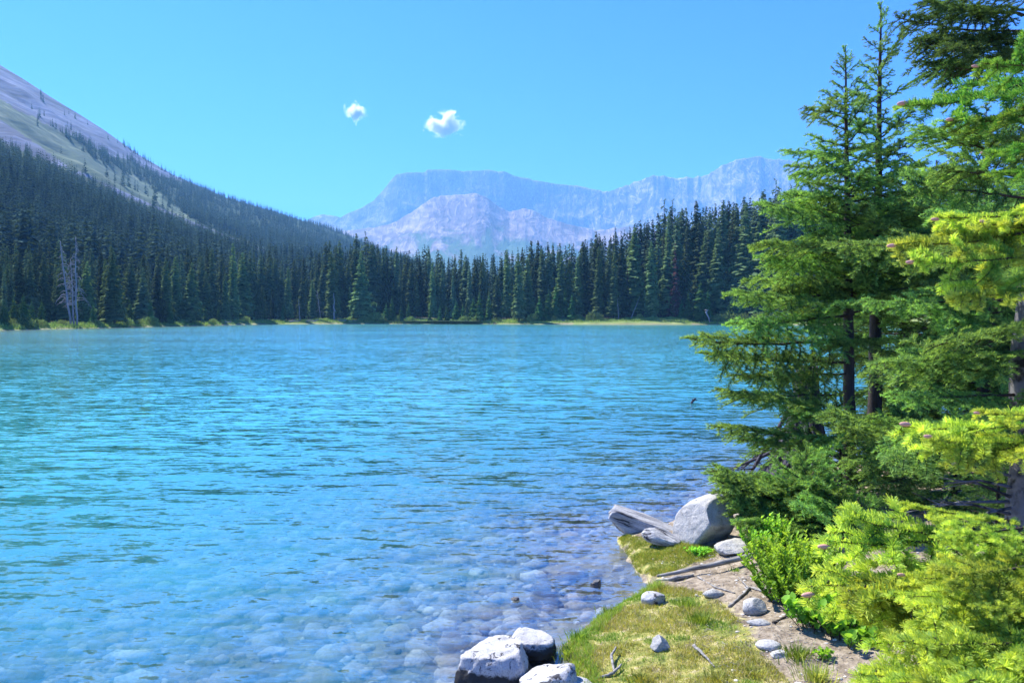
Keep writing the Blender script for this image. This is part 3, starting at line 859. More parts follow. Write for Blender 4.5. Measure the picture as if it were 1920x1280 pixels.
def leaf_cluster(rngl, n, R3, leaf, flat=0.0, power=0.5):
    """n small leaves on the shell of an uneven mound; returns V (3 per tri), age"""
    u = rngl.normal(size=(n, 3)); u /= np.linalg.norm(u, axis=1)[:, None]; u[:, 2] = np.abs(u[:, 2])
    lump = 0.75 + 0.5 * fbm(u[:, 0] * 2.5 + 9, u[:, 1] * 2.5 + u[:, 2] * 2 + 4, 3)
    rad = rngl.random(n) ** power * lump
    C = u * rad[:, None] * np.array(R3)
    a = rngl.normal(size=(n, 3)); a /= np.linalg.norm(a, axis=1)[:, None]
    a = a * 0.7 + u * 0.6
    b = np.cross(a, rngl.normal(size=(n, 3))); b /= np.linalg.norm(b, axis=1)[:, None] + 1e-9
    s = leaf * (0.6 + 0.8 * rngl.random(n))[:, None]
    V = np.stack([C, C + a * s + b * s * .38, C + a * s * 1.9, C, C + a * s * 1.9, C + a * s - b * s * .38], 1).reshape(-1, 3)
    return V, np.repeat(np.clip(rad * 0.6 + 0.3 * rngl.random(n), 0, 1), 6)
bush_me = []
for k in range(3):
    V, A = leaf_cluster(rng, 1500, (1, 1, 0.95), 0.07, power=0.45)
    bush_me.append(mesh_np('willow_leaves', V, np.arange(len(V)).reshape(-1, 3), [M['leaf_far']], attrs={'age': A}))
sa = Acc()
for k in range(9):
    an = k * .7; V, T, Q_ = tube([(0, 0, -.1), (math.cos(an) * .3, math.sin(an) * .3, .4), (math.cos(an) * .5, math.sin(an) * .5, .75)], [.03, .02, .008], 4); sa.add(V, T, Q_)
bush_stem = sa.mesh('willow_stems', [M['twig']])
bushes = [(20, 20, 1), (45, 26, 1), (75, 16, 1), (118, 14, 1), (178, 16, .8), (240, 18, .9), (262, 14, .8), (283, 20, 1), (340, 12, .8), (400, 12, .8), (462, 14, .8), (682, 14, 1), (706, 22, 1.1), (745, 14, .8), (770, 13, .8),
          (870, 16, .9), (895, 18, .9), (931, 12, 1), (1000, 20, .8), (1040, 14, .6), (1085, 16, .8), (1114, 22, 1), (1200, 16, .6), (1350, 22, .9), (1368, 26, 1), (1392, 22, .9), (1425, 24, .9), (1460, 24, 1)]
BL = ['light green willow bush on the far shore under the slope', 'light green willow bush on the far shore in the middle', 'light green willow bush on the far shore toward the near fir']
for (px, hpx, w) in bushes:
    d = shoreD(px) + 2.8 + 1.5 * rng.random(); x = px2x(px, d); h = hpx / F * d
    g = 0 if px < 600 else (1 if px < 1120 else 2)
    r = empty('willow_bush', (x, d, gz(x, d) - .05)); r.scale = (h * w * .8, h * w * .8, h * .8); r.rotation_euler.z = rng.random() * 6
    tag(r, BL[g], 'bush', 'willow bushes on the far shore' + [' under the slope', ' in the middle', ' toward the near fir'][g])
    new_obj('foliage', bush_me[int(rng.integers(0, 3))], r); new_obj('stems', bush_stem, r); NAMED.append((px, 'light green shore bush', r))
LAND = [(-60, 'the left edge'), (128, 'the three bleached dead trees'), (215, 'the broad shaggy waterline spruce'), (358, 'the bushy wide waterline spruce'), (438, 'the slender free standing spruce'), (562, 'the short bleached stem'),
        (627, 'the thick bleached stem'), (686, 'the tallest spruce of the middle left'), (796, 'the sky gap left of the scree peak'), (893, 'the tip of the pale scree peak'), (973, 'the lone narrow waterline spruce'), (1060, 'the dark grey beached log'), (1150, 'the narrow light fringed spruce'), (1190, 'the leaning bleached pole'),
        (1240, 'the open ragged spruce top'), (1268, 'the taller reddish dying spruce'), (1328, 'the forked bleached snag'), (1382, 'the broad drooping spruce'), (1455, 'the highest ragged right spruce')]
ORD = 'first second third fourth fifth sixth seventh eighth ninth tenth eleventh twelfth thirteenth fourteenth fifteenth sixteenth'.split()
seen_ = {}
for px, kind_, o_ in sorted(NAMED, key=lambda q: q[0]):
    lm = [n_ for x_, n_ in LAND if x_ <= px][-1]
    k_ = seen_[(kind_, lm)] = seen_.get((kind_, lm), 0) + 1
    o_['label'] = f'{ORD[k_ - 1]} {kind_} right of {lm}'

# far shore grass
n = 42000
pxr = -100 + 1750 * rng.random(n); dd = shoreD(pxr)
off = rng.random(n) ** 0.8 * 9 - 0.6
yy = dd + off; xx = (pxr - 960) / F * yy
zz, ii, _d = ground_z(xx, yy)
ok = (~ii)
xx, yy, zz = xx[ok], yy[ok], zz[ok]; m = len(xx)
clump = fbm(xx * .4, yy * .4, 3)
h = (0.15 + 0.75 * np.clip(clump - .3, 0, 1) * 1.4) * (0.6 + .8 * rng.random(m))
an = rng.random(m) * 3.14; w = 0.05 + .08 * rng.random(m)
B = np.stack([xx, yy, zz - .02], -1); D = np.stack([np.cos(an) * w, np.sin(an) * w, 0 * w], -1)
tip = B + np.stack([rng.normal(size=m) * .12, rng.normal(size=m) * .12, h], -1)
V = np.stack([B - D, B + D, tip], 1).reshape(-1, 3)
tag(new_obj('shore_grass', mesh_np('shore_grass', V, np.arange(3 * m).reshape(-1, 3), [M['grass_far']], attrs={'age': np.repeat(np.clip(clump + .3 * rng.normal(size=m), 0, 1), 3)})),
    'light green grass along the far shoreline', 'grass', kind='stuff')

# ------------------------------------------------------------------ rocks
from mathutils import noise as mnoise
def rock_mesh(name, dims, seed, mats, cuts=9, sub=4, flat=0.3, noise=0.10, cutd=(0.55, 0.9), fixed=None):
    import bmesh
    rg = np.random.default_rng(seed)
    bm = bmesh.new(); bmesh.ops.create_icosphere(bm, subdivisions=sub, radius=1)
    V = np.array([v.co for v in bm.verts]); Fc = np.array([[v.index for v in f.verts] for f in bm.faces]); bm.free()
    pl = []
    for k in range(cuts):
        nrm_ = rg.normal(size=3); nrm_ /= np.linalg.norm(nrm_); pl.append((nrm_, cutd[0] + (cutd[1] - cutd[0]) * rg.random()))
    for f in (fixed or []):
        q = np.array(f[:3], float); q /= np.linalg.norm(q); pl.append((q, f[3]))
    for nrm_, dd_ in pl:
        s = V @ nrm_; over = np.maximum(s - dd_, 0)
        V = V - (over * 0.93)[:, None] * nrm_
    off = Vector((seed * 3.7, seed * 1.3, 0))
    Nn = np.array([mnoise.fractal(Vector(v) * 1.6 + off, 1.0, 2.0, 5) for v in V])
    N2 = np.array([mnoise.fractal(Vector(v) * 7 + off, 0.8, 2.0, 3) for v in V])
    V = V * (1 + noise * Nn + noise * .22 * N2)[:, None]
    V = V * np.array(dims) / 2
    return mesh_np(name, V, Fc, mats, smooth=True)
def rock(px, py, w, hgt, dep, seed, mat, label, rot=(0, 0, 0), sink=.25, cuts=9, name='rock', cat='rock', lift=0, fixed=None, z=None, noise=.10, cutd=(.55, .9)):
    """px,py: where the middle of its foot meets the ground; sizes in metres"""
    p = G(px, py) if z is None else plane(px, py, z)
    o = new_obj(name, rock_mesh(name, (w, dep, hgt), seed, [M[mat]], cuts=cuts, fixed=fixed, noise=noise, cutd=cutd, sub=5 if w > .2 else 4))
    o.location = (p.x, p.y, p.z + hgt * (.5 - sink) + lift); o.rotation_euler = tuple(R(a) for a in rot)
    return tag(o, label, cat)
rock(1324, 1012, .66, .43, .52, 5, 'rock_boulder', 'large smooth grey boulder standing at the water edge beside the split slab', (0, -26, 10), .22, 5, 'boulder', 'boulder', fixed=[(-.85, -.35, .45, .52), (.55, -.75, .25, .66)], noise=.05)
rock(1212, 1008, .88, .26, .28, 8, 'slab', 'long flat slab rock tilting into the water, left of the big boulder', (8, 17, -14), .12, 4, 'slab_rock', z=.02, cutd=(.7, .9), fixed=[(-1, 0, .1, .75), (0, -1, .1, .6), (0, 0, 1, .55)])
rock(1240, 1024, .34, .15, .18, 14, 'slab', 'short pale slab rock lying between the long slab and the grass', (0, 12, -20), .1, 5, 'slab_rock', cutd=(.6, .85))
rock(1378, 1032, .32, .14, .30, 21, 'rock', 'half buried flat stone under the boulder, left of the leafy shrub', (0, 0, 20), .45, 6, 'stone', 'stone')
rock(1338, 1116, .15, .07, .11, 31, 'rock', 'small oval stone on bare soil below the long driftwood pole', (0, 0, 5), .3, 4, 'stone', 'stone', noise=.05)
rock(1414, 1147, .175, .11, .14, 33, 'rock', 'smooth round white stone on bare soil beside the forked stick', (0, 0, 15), .22, 3, 'stone', 'stone', noise=.04)
rock(1422, 1168, .14, .04, .09, 35, 'rock', 'thin flat stone just below the round white stone', (0, 4, -12), .4, 4, 'stone', 'stone', noise=.05)
rock(1440, 1213, .14, .05, .11, 37, 'rock', 'flat oval pale stone in the soil by a grass tuft', (0, 0, 5), .4, 4, 'stone', 'stone', noise=.05)
rock(1462, 1230, .11, .04, .09, 38, 'rock', 'low buried stone just right of the flat oval pale stone', (0, 0, 35), .5, 5, 'stone', 'stone')
rock(1224, 1130, .17, .10, .13, 41, 'rock_blot', 'mottled blue grey stone at the back edge of the mossy grass', (0, 0, -8), .25, 7, 'stone', 'stone')
rock(1238, 1218, .125, .10, .09, 46, 'rock', 'pointed triangular stone standing in the mossy grass', (0, 0, 10), .15, 4, 'stone', 'stone', fixed=[(-.8, -.3, .55, .35), (.75, -.3, .6, .40), (0, -1, .1, .5)])
rock(932, 1280, .50, .40, .46, 51, 'rock_blot', 'large angular pale rock in the shallows with dark wet foot', (0, -6, 20), .30, 7, 'shore_rock', z=-.05, cutd=(.6, .85), fixed=[(0, .1, 1, .62), (1, -.4, .2, .7)])
rock(990, 1226, .34, .22, .28, 58, 'rock_blot', 'smaller flat topped pale rock behind the large angular one', (0, 6, -10), .25, 6, 'shore_rock', z=-.02, cutd=(.6, .85), fixed=[(0, 0, 1, .55)])
rock(1036, 1300, .36, .24, .32, 63, 'rock_blot', 'wedge shaped pale rock at the bottom edge, right of the large angular one', (0, 0, 30), .25, 7, 'shore_rock', z=0.0, fixed=[(-.3, .3, .9, .55)])
rock(1080, 1300, .26, .10, .20, 66, 'rock', 'low whitish rock at the bottom edge where the grass begins', (0, 4, 5), .25, 4, 'shore_rock', z=0.02)
rock(1118, 1096, .10, .085, .06, 71, 'rock_dark', 'small dark pointed rock poking out of the calm shallows', (0, 25, 10), .3, 7, 'rock', z=-.01, noise=.3, fixed=[(-.6, 0, .5, .3)])
rock(966, 1123, .06, .03, .05, 73, 'rock_dark', 'tiny dark stone tip breaking the surface left of the pointed one', (0, 0, 0), .4, 5, 'rock', z=0, noise=.2)

# driftwood stub far out
p = plane(1300, 756)
acc = Acc()
for pts, rr in (([(-.05, 0, -.1), (-.03, 0, .03), (.03, 0, .10), (.07, .01, .12)], [.03, .032, .024, .008]), ([(.0, 0, .06), (-.035, 0, .11)], [.02, .008]), ([(.02, 0, .08), (.10, 0, .075)], [.016, .006])):
    V, T, Q_ = tube(pts, rr, 7, .2, 1); acc.add(V, T, Q_)
o = new_obj('driftwood_stub', acc.mesh('driftwood_stub', [M['stump']])); o.location = p
tag(o, 'tiny dark driftwood stub standing out of the open water', 'driftwood')

# stones on the lake bed: uncountable cobbles
acc = Acc(); protos = []
for k in range(6):
    me = rock_mesh('tmp', (1, .8, .5), 100 + k, [], cuts=9, sub=2, noise=.22)
    Vv = np.array([v.co for v in me.vertices]); Tt = np.array([tuple(f.vertices) for f in me.polygons]); protos.append((Vv, Tt)); bpy.data.meshes.remove(me)
n = 7000
bx = -6 + 9.5 * rng.random(n); by = 2.6 + 12 * rng.random(n) ** 1.4
bz, bi, bd = ground_z(bx, by)
for x, y, z, i_, d_ in zip(bx, by, bz, bi, bd):
    if not i_ or d_ < 0.04: continue
    s = (0.025 + 0.19 * rng.random() ** 2.8) * (0.55 if d_ < .35 else 1.15)
    Vv, Tt = protos[int(rng.integers(0, 6))]
    a = rng.random() * 6.28; ca, sa_ = math.cos(a), math.sin(a)
    P = Vv * s * 1.3
    P = np.stack([P[:, 0] * ca - P[:, 1] * sa_ + x, P[:, 0] * sa_ + P[:, 1] * ca + y, P[:, 2] + z + s * .10], -1)
    if P[:, 2].max() > -0.015: P[:, 2] -= P[:, 2].max() + 0.015
    acc.add(P, Tt, a=rng.random())
tB = NT('lake_bed_cobbles')
v = tB.coord('Object'); rv = tB.attr('age')
c = tB.ramp(rv, [(0, (0.10, 0.09, 0.08)), (.3, (0.24, 0.21, 0.18)), (.5, (0.44, 0.37, 0.31)), (.8, (0.52, 0.49, 0.45)), (1, (0.70, 0.69, 0.66))])
nb_ = tB.noise(v, 40, 5, .65)
c = tB.mix(.6, c, tB.ramp(nb_, [(.35, (.5, .5, .48)), (.6, (1.1, 1.1, 1.1))]), 'MULTIPLY')
M['cobble'] = tB.done(tB.bsdf(c, .9, tB.bump(nb_, .5, .01), .1))
tag(new_obj('lake_bed_stones', acc.mesh('lake_bed_stones', [M['cobble']], smooth=True)), 'rounded pale cobbles covering the lake bed under shallow water', 'stones', kind='stuff')

# ------------------------------------------------------------------ driftwood on the bank
def stick(pts_px, radii, label, name='stick', cat='stick', mat='drift', lift=None, extra=()):
    P = [G(x, y) for x, y in pts_px]
    base = P[0].copy()
    Pn = []
    for k in range(len(P)):
        r_ = radii[min(k, len(radii) - 1)]
        Pn.append(P[k] - base + Vector((0, 0, r_ * .7 + (lift[k] if lift else 0))))
    # densify
    D = []
    for k in range(len(Pn) - 1):
        for q in range(6): D.append(Pn[k].lerp(Pn[k + 1], q / 6) + Vector((0, rng.normal() * .002, rng.normal() * .002)))
    D.append(Pn[-1])
    rr = np.interp(np.linspace(0, 1, len(D)), np.linspace(0, 1, len(radii)), radii)
    acc = Acc(); V, T, Q_ = tube([tuple(p) for p in D], rr, 10, .18, len(label)); acc.add(V, T, Q_)
    o = new_obj(name, acc.mesh(name, [M[mat]])); o.location = base
    return tag(o, label, cat)
stick([(1232, 1085), (1434, 1056)], [.010, .017, .020, .021], 'long straight grey driftwood pole lying across the bank to the shrub', 'driftwood_pole', 'driftwood', lift=[.015, .05])
stick([(1230, 1091), (1262, 1088), (1300, 1080)], [.006, .018, .012], 'split grey root piece beside the left end of the long pole', 'driftwood', 'driftwood')
stick([(1308, 1082), (1340, 1103), (1378, 1112)], [.008, .007, .005], 'thin curved twig running above the small oval stone')
stick([(1367, 1139), (1386, 1122), (1406, 1104)], [.009, .009, .008], 'straight stick leaning left from the fork beside the round stone')
stick([(1406, 1103), (1430, 1110), (1462, 1106)], [.009, .010, .009], 'crooked stick reaching right into the leafy shrub')
stick([(1405, 1108), (1385, 1090)], [.006, .003], 'short twig pointing up to the long pole from the fork', lift=[.01, .03])
stick([(1450, 1169), (1474, 1157), (1494, 1148)], [.009, .008, .006], 'short dark stick right of the thin flat stone', mat='bark')
stick([(1152, 1262), (1146, 1243), (1155, 1228)], [.005, .008, .005], 'bent pale splinter standing in the mossy grass', lift=[0, .03, .04])
stick([(1300, 1222), (1325, 1238), (1340, 1250)], [.010, .006, .003], 'pale splinter lying right of the triangular stone', lift=[.03, .01, 0])
stick([(1120, 1272), (1150, 1268), (1165, 1255)], [.006, .009, .005], 'weathered twig near the bottom edge of the mossy grass', lift=[0, .01, .02])

# ------------------------------------------------------------------ grass and small plants on the bank
def blades(P, h, w, lean, age):
    m = len(P); an = rng.random(m) * 6.283
    D = np.stack([np.cos(an), np.sin(an), 0 * an], -1) * w[:, None]
    a2 = rng.random(m) * 6.283
    Lv = np.stack([np.cos(a2), np.sin(a2), 0 * a2], -1) * (lean * h)[:, None]
    mid = P + Lv * .35 + np.stack([0 * h, 0 * h, h * .6], -1); tip = P + Lv + np.stack([0 * h, 0 * h, h], -1)
    V = np.stack([P - D, P + D, mid + D * .7, mid - D * .7, tip], 1).reshape(-1, 3)
    b = np.arange(m)[:, None] * 5
    Qd = b + np.array([[0, 1, 2, 3]]); Tr = b + np.array([[3, 2, 4]])
    return V, Tr, Qd, np.repeat(age, 5)
def grass_stuff(name, label, poly, n, hr, mat, cond=None, wide=.0012):
    xs = [p[0] for p in poly]; ys = [p[1] for p in poly]
    x = rng.uniform(min(xs), max(xs), n); y = rng.uniform(min(ys), max(ys), n)
    k = inpoly(x, y, poly); z, i_, d_ = ground_z(x, y); k &= ~i_
    c = fbm(x * 5, y * 5, 3)
    if cond is not None: k &= cond(x, y, c, d_)
    x, y, z, c, d_ = x[k], y[k], z[k], c[k], d_[k]; m = len(x)
    h = hr[0] + (hr[1] - hr[0]) * rng.random(m) * np.clip(c * 2 - .4, .2, 1.4)
    V, T, Qd, A = blades(np.stack([x, y, z - .004], -1), h, wide + .001 * rng.random(m), .3 + .5 * rng.random(m), np.clip(c + .25 * rng.normal(size=m), 0, 1))
    tag(new_obj(name, mesh_np(name, V, [T, Qd], [M[mat]], attrs={'age': A})), label, 'grass', kind='stuff')
big = [(-.2, 2.4), (2.4, 2.4), (3.2, 8), (0.8, 8)]
grass_stuff('moss_grass', 'short olive and yellow mossy grass on the bank', MOSS, 75000, (.006, .030), 'grass', lambda x, y, c, d: c + .12 * np.random.default_rng(5).normal(size=len(c)) > .44)
grass_stuff('dry_grass', 'dry straw coloured grass scattered over the moss', MOSS, 12000, (.01, .05), 'grass_dry', lambda x, y, c, d: (c > .5))
grass_stuff('edge_grass', 'fresh green grass fringe along the water edge', MOSS, 40000, (.015, .07), 'grass_green', lambda x, y, c, d: (d < .16) | ((c < .36)))
grass_stuff('point_grass', 'green grass on the small point below the slab rocks', MOSS2, 14000, (.01, .04), 'grass_green')
grass_stuff('point_moss', 'olive moss on the small point below the slab rocks', MOSS2, 30000, (.006, .025), 'grass')
def tuft(px, py, n, h, spread, mat, label, name='grass_tuft', cat='grass tuft'):
    p = G(px, py)
    r_ = np.abs(rng.normal(size=n)) * spread; a = rng.random(n) * 6.283
    P = np.stack([np.cos(a) * r_, np.sin(a) * r_, 0 * a - .01], -1)
    hh = h * .62 * (.5 + .6 * rng.random(n))
    an = rng.random(n) * 6.283
    D = np.stack([np.cos(an), np.sin(an), 0 * an], -1) * (.0016 + .0012 * rng.random(n))[:, None]
    Lv = np.stack([np.cos(a), np.sin(a), 0 * a], -1) * (hh * (.2 + .7 * rng.random(n)))[:, None]
    Z = lambda q: np.stack([0 * hh, 0 * hh, q], -1)
    mid = P + Lv * .4 + Z(hh * .7); tip = P + Lv + Z(hh * (.75 + .25 * rng.random(n)))
    V = np.stack([P - D, P + D, mid + D * .7, mid - D * .7, tip], 1).reshape(-1, 3); b = np.arange(n)[:, None] * 5
    o = new_obj(name, mesh_np(name, V, [b + np.array([[3, 2, 4]]), b + np.array([[0, 1, 2, 3]])], [M[mat]], attrs={'age': np.repeat(rng.random(n), 5)}))
    o.location = p; return tag(o, label, cat)
tuft(1496, 1235, 260, .13, .045, 'grass_green', 'green grass tuft right of the flat oval stone')
tuft(1530, 1275, 260, .14, .05, 'grass', 'grass tuft at the bottom edge under the near boughs')
tuft(1315, 1165, 320, .13, .06, 'grass_green', 'long bright grass tuft at the edge of the bare soil')
tuft(1290, 1135, 240, .10, .05, 'grass_green', 'grass tuft between the mottled stone and the oval stone')
tuft(1245, 1108, 240, .10, .06, 'grass', 'thin grass tuft just above the mottled stone')
tuft(1348, 1275, 240, .08, .05, 'grass', 'yellow green tuft at the bottom edge in the middle of the bank')
tuft(1205, 1275, 240, .08, .05, 'grass', 'yellow green tuft at the bottom edge near the shore rocks')
tuft(1412, 1265, 200, .08, .05, 'grass', 'sparse tuft at the bottom edge before the bare soil')
tuft(1090, 1195, 260, .09, .05, 'grass_green', 'green tuft at the water edge left of the triangular stone')
tuft(1068, 1235, 260, .09, .05, 'grass_green', 'lowest green tuft on the water edge above the whitish rock')
tuft(1150, 1148, 220, .08, .05, 'grass_green', 'green tuft at the water edge left of the mottled stone')
tuft(1380, 1070, 90, .06, .03, 'grass_green', 'tiny tuft growing by the right half of the long pole')

def leafy(name, px, py, size, nst, nl, leaf, label, mat='leaf', stemr=.004, lean=(0, 0), cat='shrub', rnd=None):
    """upright stems with oval leaves"""
    p = G(px, py); root = empty(name, p); tag(root, label, cat)
    st = Acc(); C, Dn = [], []
    for k in range(nst):
        a = rng.random() * 6.283; rr = rng.random() ** .6
        b = Vector((math.cos(a) * size[0] * .35 * rr, math.sin(a) * size[1] * .35 * rr, -.02))
        tp = Vector((math.cos(a) * size[0] * .62 * rr + lean[0], math.sin(a) * size[1] * .62 * rr + lean[1], size[2] * (.55 + .5 * rng.random()) * (1.1 - .4 * rr)))
        mid = b.lerp(tp, .5) + Vector((rng.normal() * .02, rng.normal() * .02, .02))
        V, T, Q_ = tube([tuple(b), tuple(mid), tuple(tp)], [stemr, stemr * .7, stemr * .3], 5); st.add(V, T, Q_)
        for q in range(nl):
            s = .18 + .82 * (q + rng.random()) / nl
            c = b.lerp(mid, s * 2) if s < .5 else mid.lerp(tp, s * 2 - 1)
            an = q * 2.4 + rng.normal() * .4
            C.append(tuple(c)); Dn.append((math.cos(an), math.sin(an), .55 + .5 * s))
    new_obj('stems', st.mesh('stems', [M['twig']]), root)
    C = np.array(C); Dn = np.array(Dn); Dn /= np.linalg.norm(Dn, axis=1)[:, None]; n = len(C)
    S = np.cross(Dn, rng.normal(size=(n, 3)) * .5 + [0, 0, 1]); S /= np.linalg.norm(S, axis=1)[:, None]
    Nn = np.cross(S, Dn); L = (leaf * (.6 + .7 * rng.random(n)))[:, None]; w = L * (.28 if rnd is None else rnd)
    V = np.stack([C, C + Dn * L * .35 + S * w + Nn * w * .25, C + Dn * L * .75 + S * w * .7 + Nn * w * .2, C + Dn * L, C + Dn * L * .75 - S * w * .7 + Nn * w * .2, C + Dn * L * .35 - S * w + Nn * w * .25], 1).reshape(-1, 3)
    b = np.arange(n)[:, None] * 6
    Q_ = np.concatenate([b + np.array([[0, 1, 2, 3]]), b + np.array([[0, 3, 4, 5]])])
    ag = np.repeat(np.clip(C[:, 2] / size[2] * .8 + .2 * rng.random(n), 0, 1), 6)
    new_obj('leaves', mesh_np('leaves', V, Q_, [M[mat]], attrs={'age': ag}), root)
    return root
leafy('leafy_shrub', 1505, 1120, (.66, .58, .42), 150, 40, .032, 'bright green leafy shrub between the bare soil and the near fir boughs', stemr=.003)
leafy('leafy_shrub', 1448, 1045, (.42, .38, .30), 80, 30, .028, 'smaller light green leafy shrub beside the half buried stone', stemr=.003)
leafy('leafy_shrub', 1545, 1175, (.42, .36, .22), 42, 12, .045, 'low shrub with rounder dark green leaves at the foot of the leafy shrub', stemr=.003, rnd=.42)
leafy('leafy_shrub', 1590, 1200, (.34, .30, .16), 26, 9, .045, 'lowest round leaved shrub beside the shaded soil under the boughs', stemr=.003, rnd=.42)
leafy('small_herb', 1310, 1042, (.20, .12, .06), 60, 9, .018, 'low clump of green herbs at the foot of the big boulder', stemr=.0015, cat='herb')
leafy('small_herb', 1548, 1238, (.08, .08, .05), 14, 8, .02, 'little round leaved herb on shaded soil near the bottom edge', stemr=.0015, cat='herb', rnd=.4)

# ------------------------------------------------------------------ near conifers
def bough_mesh(name, L, seed, mats, wid=.34, sp2=.055, sp3=.045, nsp=.006, nlen=.020, nw=.0030, nper=3, droop=.10, up=.06, stem=.010, tip_bright=.6, three=True, base_bare=.15, hang=.25, perp=.50):
    rg = np.random.default_rng(seed)
    segs = []   # p0, p1, bright0, bright1
    sticks = Acc()
    n = 14
    s = np.linspace(0, 1, n)
    wob = rg.normal(size=(n, 2)).cumsum(0) * .006 * L
    main = np.stack([L * s, wob[:, 0], -droop * L * s ** 1.5 + up * L * s ** 4 + wob[:, 1]], -1)
    V, T, Q_ = tube(main, np.linspace(stem, stem * .2, n), 6); sticks.add(V, T, Q_, m=0)
    def pt(P, u):
        f = u * (len(P) - 1); i = min(int(f), len(P) - 2); return P[i] + (P[i + 1] - P[i]) * (f - i)
    for i in range(n - 1):
        if s[i] > .35: segs.append((main[i], main[i + 1], .3 + .4 * s[i], .3 + .4 * s[i + 1]))
    u = base_bare; side = 1
    while u < .985:
        prof = min(1, (u - base_bare * .5) * 4) * (1 - u) ** .75 + .10
        L2 = wid * L * prof * (.75 + .5 * rg.random())
        a = side * R(38 + 24 * (1 - u) + rg.normal() * 7); side = -side
        o = pt(main, u); dr = np.array([math.cos(a), math.sin(a), 0])
        m = 6; v_ = np.linspace(0, 1, m)
        el = rg.normal() * .22
        P2 = o + dr * (L2 * v_)[:, None] + np.array([0, 0, 1]) * (L2 * (el * v_ - hang * v_ ** 2))[:, None] + rg.normal(size=(m, 3)) * .004
        V, T, Q_ = tube(P2, np.linspace(stem * .35, stem * .12, m), 4, cap=False); sticks.add(V, T, Q_, m=0)
        for i in range(m - 1):
            segs.append((P2[i], P2[i + 1], .15 + .6 * v_[i], .15 + .75 * v_[i + 1]))
        if L2 > .09:
            w_ = .12; s3 = 1
            while w_ < .93:
                L3 = (.42 * L2 * (1 - w_) + .028) * (.7 + .6 * rg.random()); L3 = min(L3, .16)
                a3 = a + s3 * R(42 + rg.normal() * 9); s3 = -s3
                o3 = pt(P2, w_); d3 = np.array([math.cos(a3), math.sin(a3), rg.normal() * .22 - .15])
                e = o3 + d3 * L3
                segs.append((o3, (o3 + e) / 2 + [0, 0, .004], .25, .55)); segs.append(((o3 + e) / 2 + [0, 0, .004], e, .55, 1.0))
                w_ += sp3 / L2 * (.7 + .6 * rg.random())
        u += sp2 / L * (.6 + .7 * rg.random()) * (.6 if u > .7 else 1)
    # needles
    P0 = np.array([q[0] for q in segs]); P1 = np.array([q[1] for q in segs]); b0 = np.array([q[2] for q in segs]); b1 = np.array([q[3] for q in segs])
    ln = np.linalg.norm(P1 - P0, axis=1); cnt = np.maximum(2, (ln / nsp).astype(int)) * nper
    idx = np.repeat(np.arange(len(segs)), cnt); N = len(idx)
    u = rg.random(N)
    C = P0[idx] + (P1 - P0)[idx] * u[:, None]
    T_ = (P1 - P0)[idx] / ln[idx][:, None]
    S = np.cross(T_, [0, 0, 1.0]); S /= np.linalg.norm(S, axis=1)[:, None] + 1e-9
    U = np.cross(S, T_)
    phi = np.where(rg.random(N) < .5, 0, np.pi) + rg.normal(size=N) * .75
    phi = np.where(np.sin(phi) < -.6, -phi, phi)
    rad = S * np.cos(phi)[:, None] + U * (np.sin(phi) * .8 + .12)[:, None]
    dr = T_ * (perp + .25 * rg.random(N))[:, None] + rad
    dr /= np.linalg.norm(dr, axis=1)[:, None]
    l = nlen * (.7 + .5 * rg.random(N)); wd_ = np.cross(dr, rg.normal(size=(N, 3))); wd_ /= np.linalg.norm(wd_, axis=1)[:, None] + 1e-9
    wd_ = wd_ * (nw * .5)
    tip = C + dr * l[:, None]
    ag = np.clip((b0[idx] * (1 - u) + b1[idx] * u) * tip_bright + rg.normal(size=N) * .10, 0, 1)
    if nw < .0025:   # close up: blunt needles, a quad each
        V = np.stack([C - wd_ * .6, C + wd_ * .6, tip + wd_ * .8, tip - wd_ * .8], 1).reshape(-1, 3)
        sticks.add(V, None, np.arange(4 * N).reshape(-1, 4), m=1, a=np.repeat(ag, 4))
    else:
        V = np.stack([C - wd_, C + wd_, tip], 1).reshape(-1, 3)
        sticks.add(V, np.arange(3 * N).reshape(-1, 3), m=1, a=np.repeat(ag, 3))
    return sticks.mesh(name, mats)

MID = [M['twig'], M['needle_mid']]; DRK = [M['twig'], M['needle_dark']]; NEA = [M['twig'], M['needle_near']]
def variants(pref, mats, lens, seeds, **kw):
    return [(L, bough_mesh(pref, L, sd, mats, **kw)) for L in lens for sd in seeds]
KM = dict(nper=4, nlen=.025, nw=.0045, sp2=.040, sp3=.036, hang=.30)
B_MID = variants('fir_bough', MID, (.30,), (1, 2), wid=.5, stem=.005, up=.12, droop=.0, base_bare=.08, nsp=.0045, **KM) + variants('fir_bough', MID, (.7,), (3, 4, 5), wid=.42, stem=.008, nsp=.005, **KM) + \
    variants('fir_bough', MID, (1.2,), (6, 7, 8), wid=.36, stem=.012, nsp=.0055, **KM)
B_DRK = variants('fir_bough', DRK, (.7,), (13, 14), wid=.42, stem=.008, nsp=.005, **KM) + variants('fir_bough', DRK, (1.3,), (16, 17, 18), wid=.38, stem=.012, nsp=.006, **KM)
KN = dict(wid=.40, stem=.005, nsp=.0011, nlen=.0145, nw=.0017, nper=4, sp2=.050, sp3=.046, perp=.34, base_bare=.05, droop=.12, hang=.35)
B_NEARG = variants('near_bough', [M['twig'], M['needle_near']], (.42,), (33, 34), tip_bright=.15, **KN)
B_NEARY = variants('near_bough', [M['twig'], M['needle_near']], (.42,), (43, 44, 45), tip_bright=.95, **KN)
B_NEAR = variants('near_bough', NEA, (.42,), (23, 24, 25), wid=.40, stem=.005, nsp=.0013, nlen=.018, nw=.0020, nper=4, sp2=.058, sp3=.055, tip_bright=.8, perp=.30, base_bare=.05, droop=.12, hang=.35)

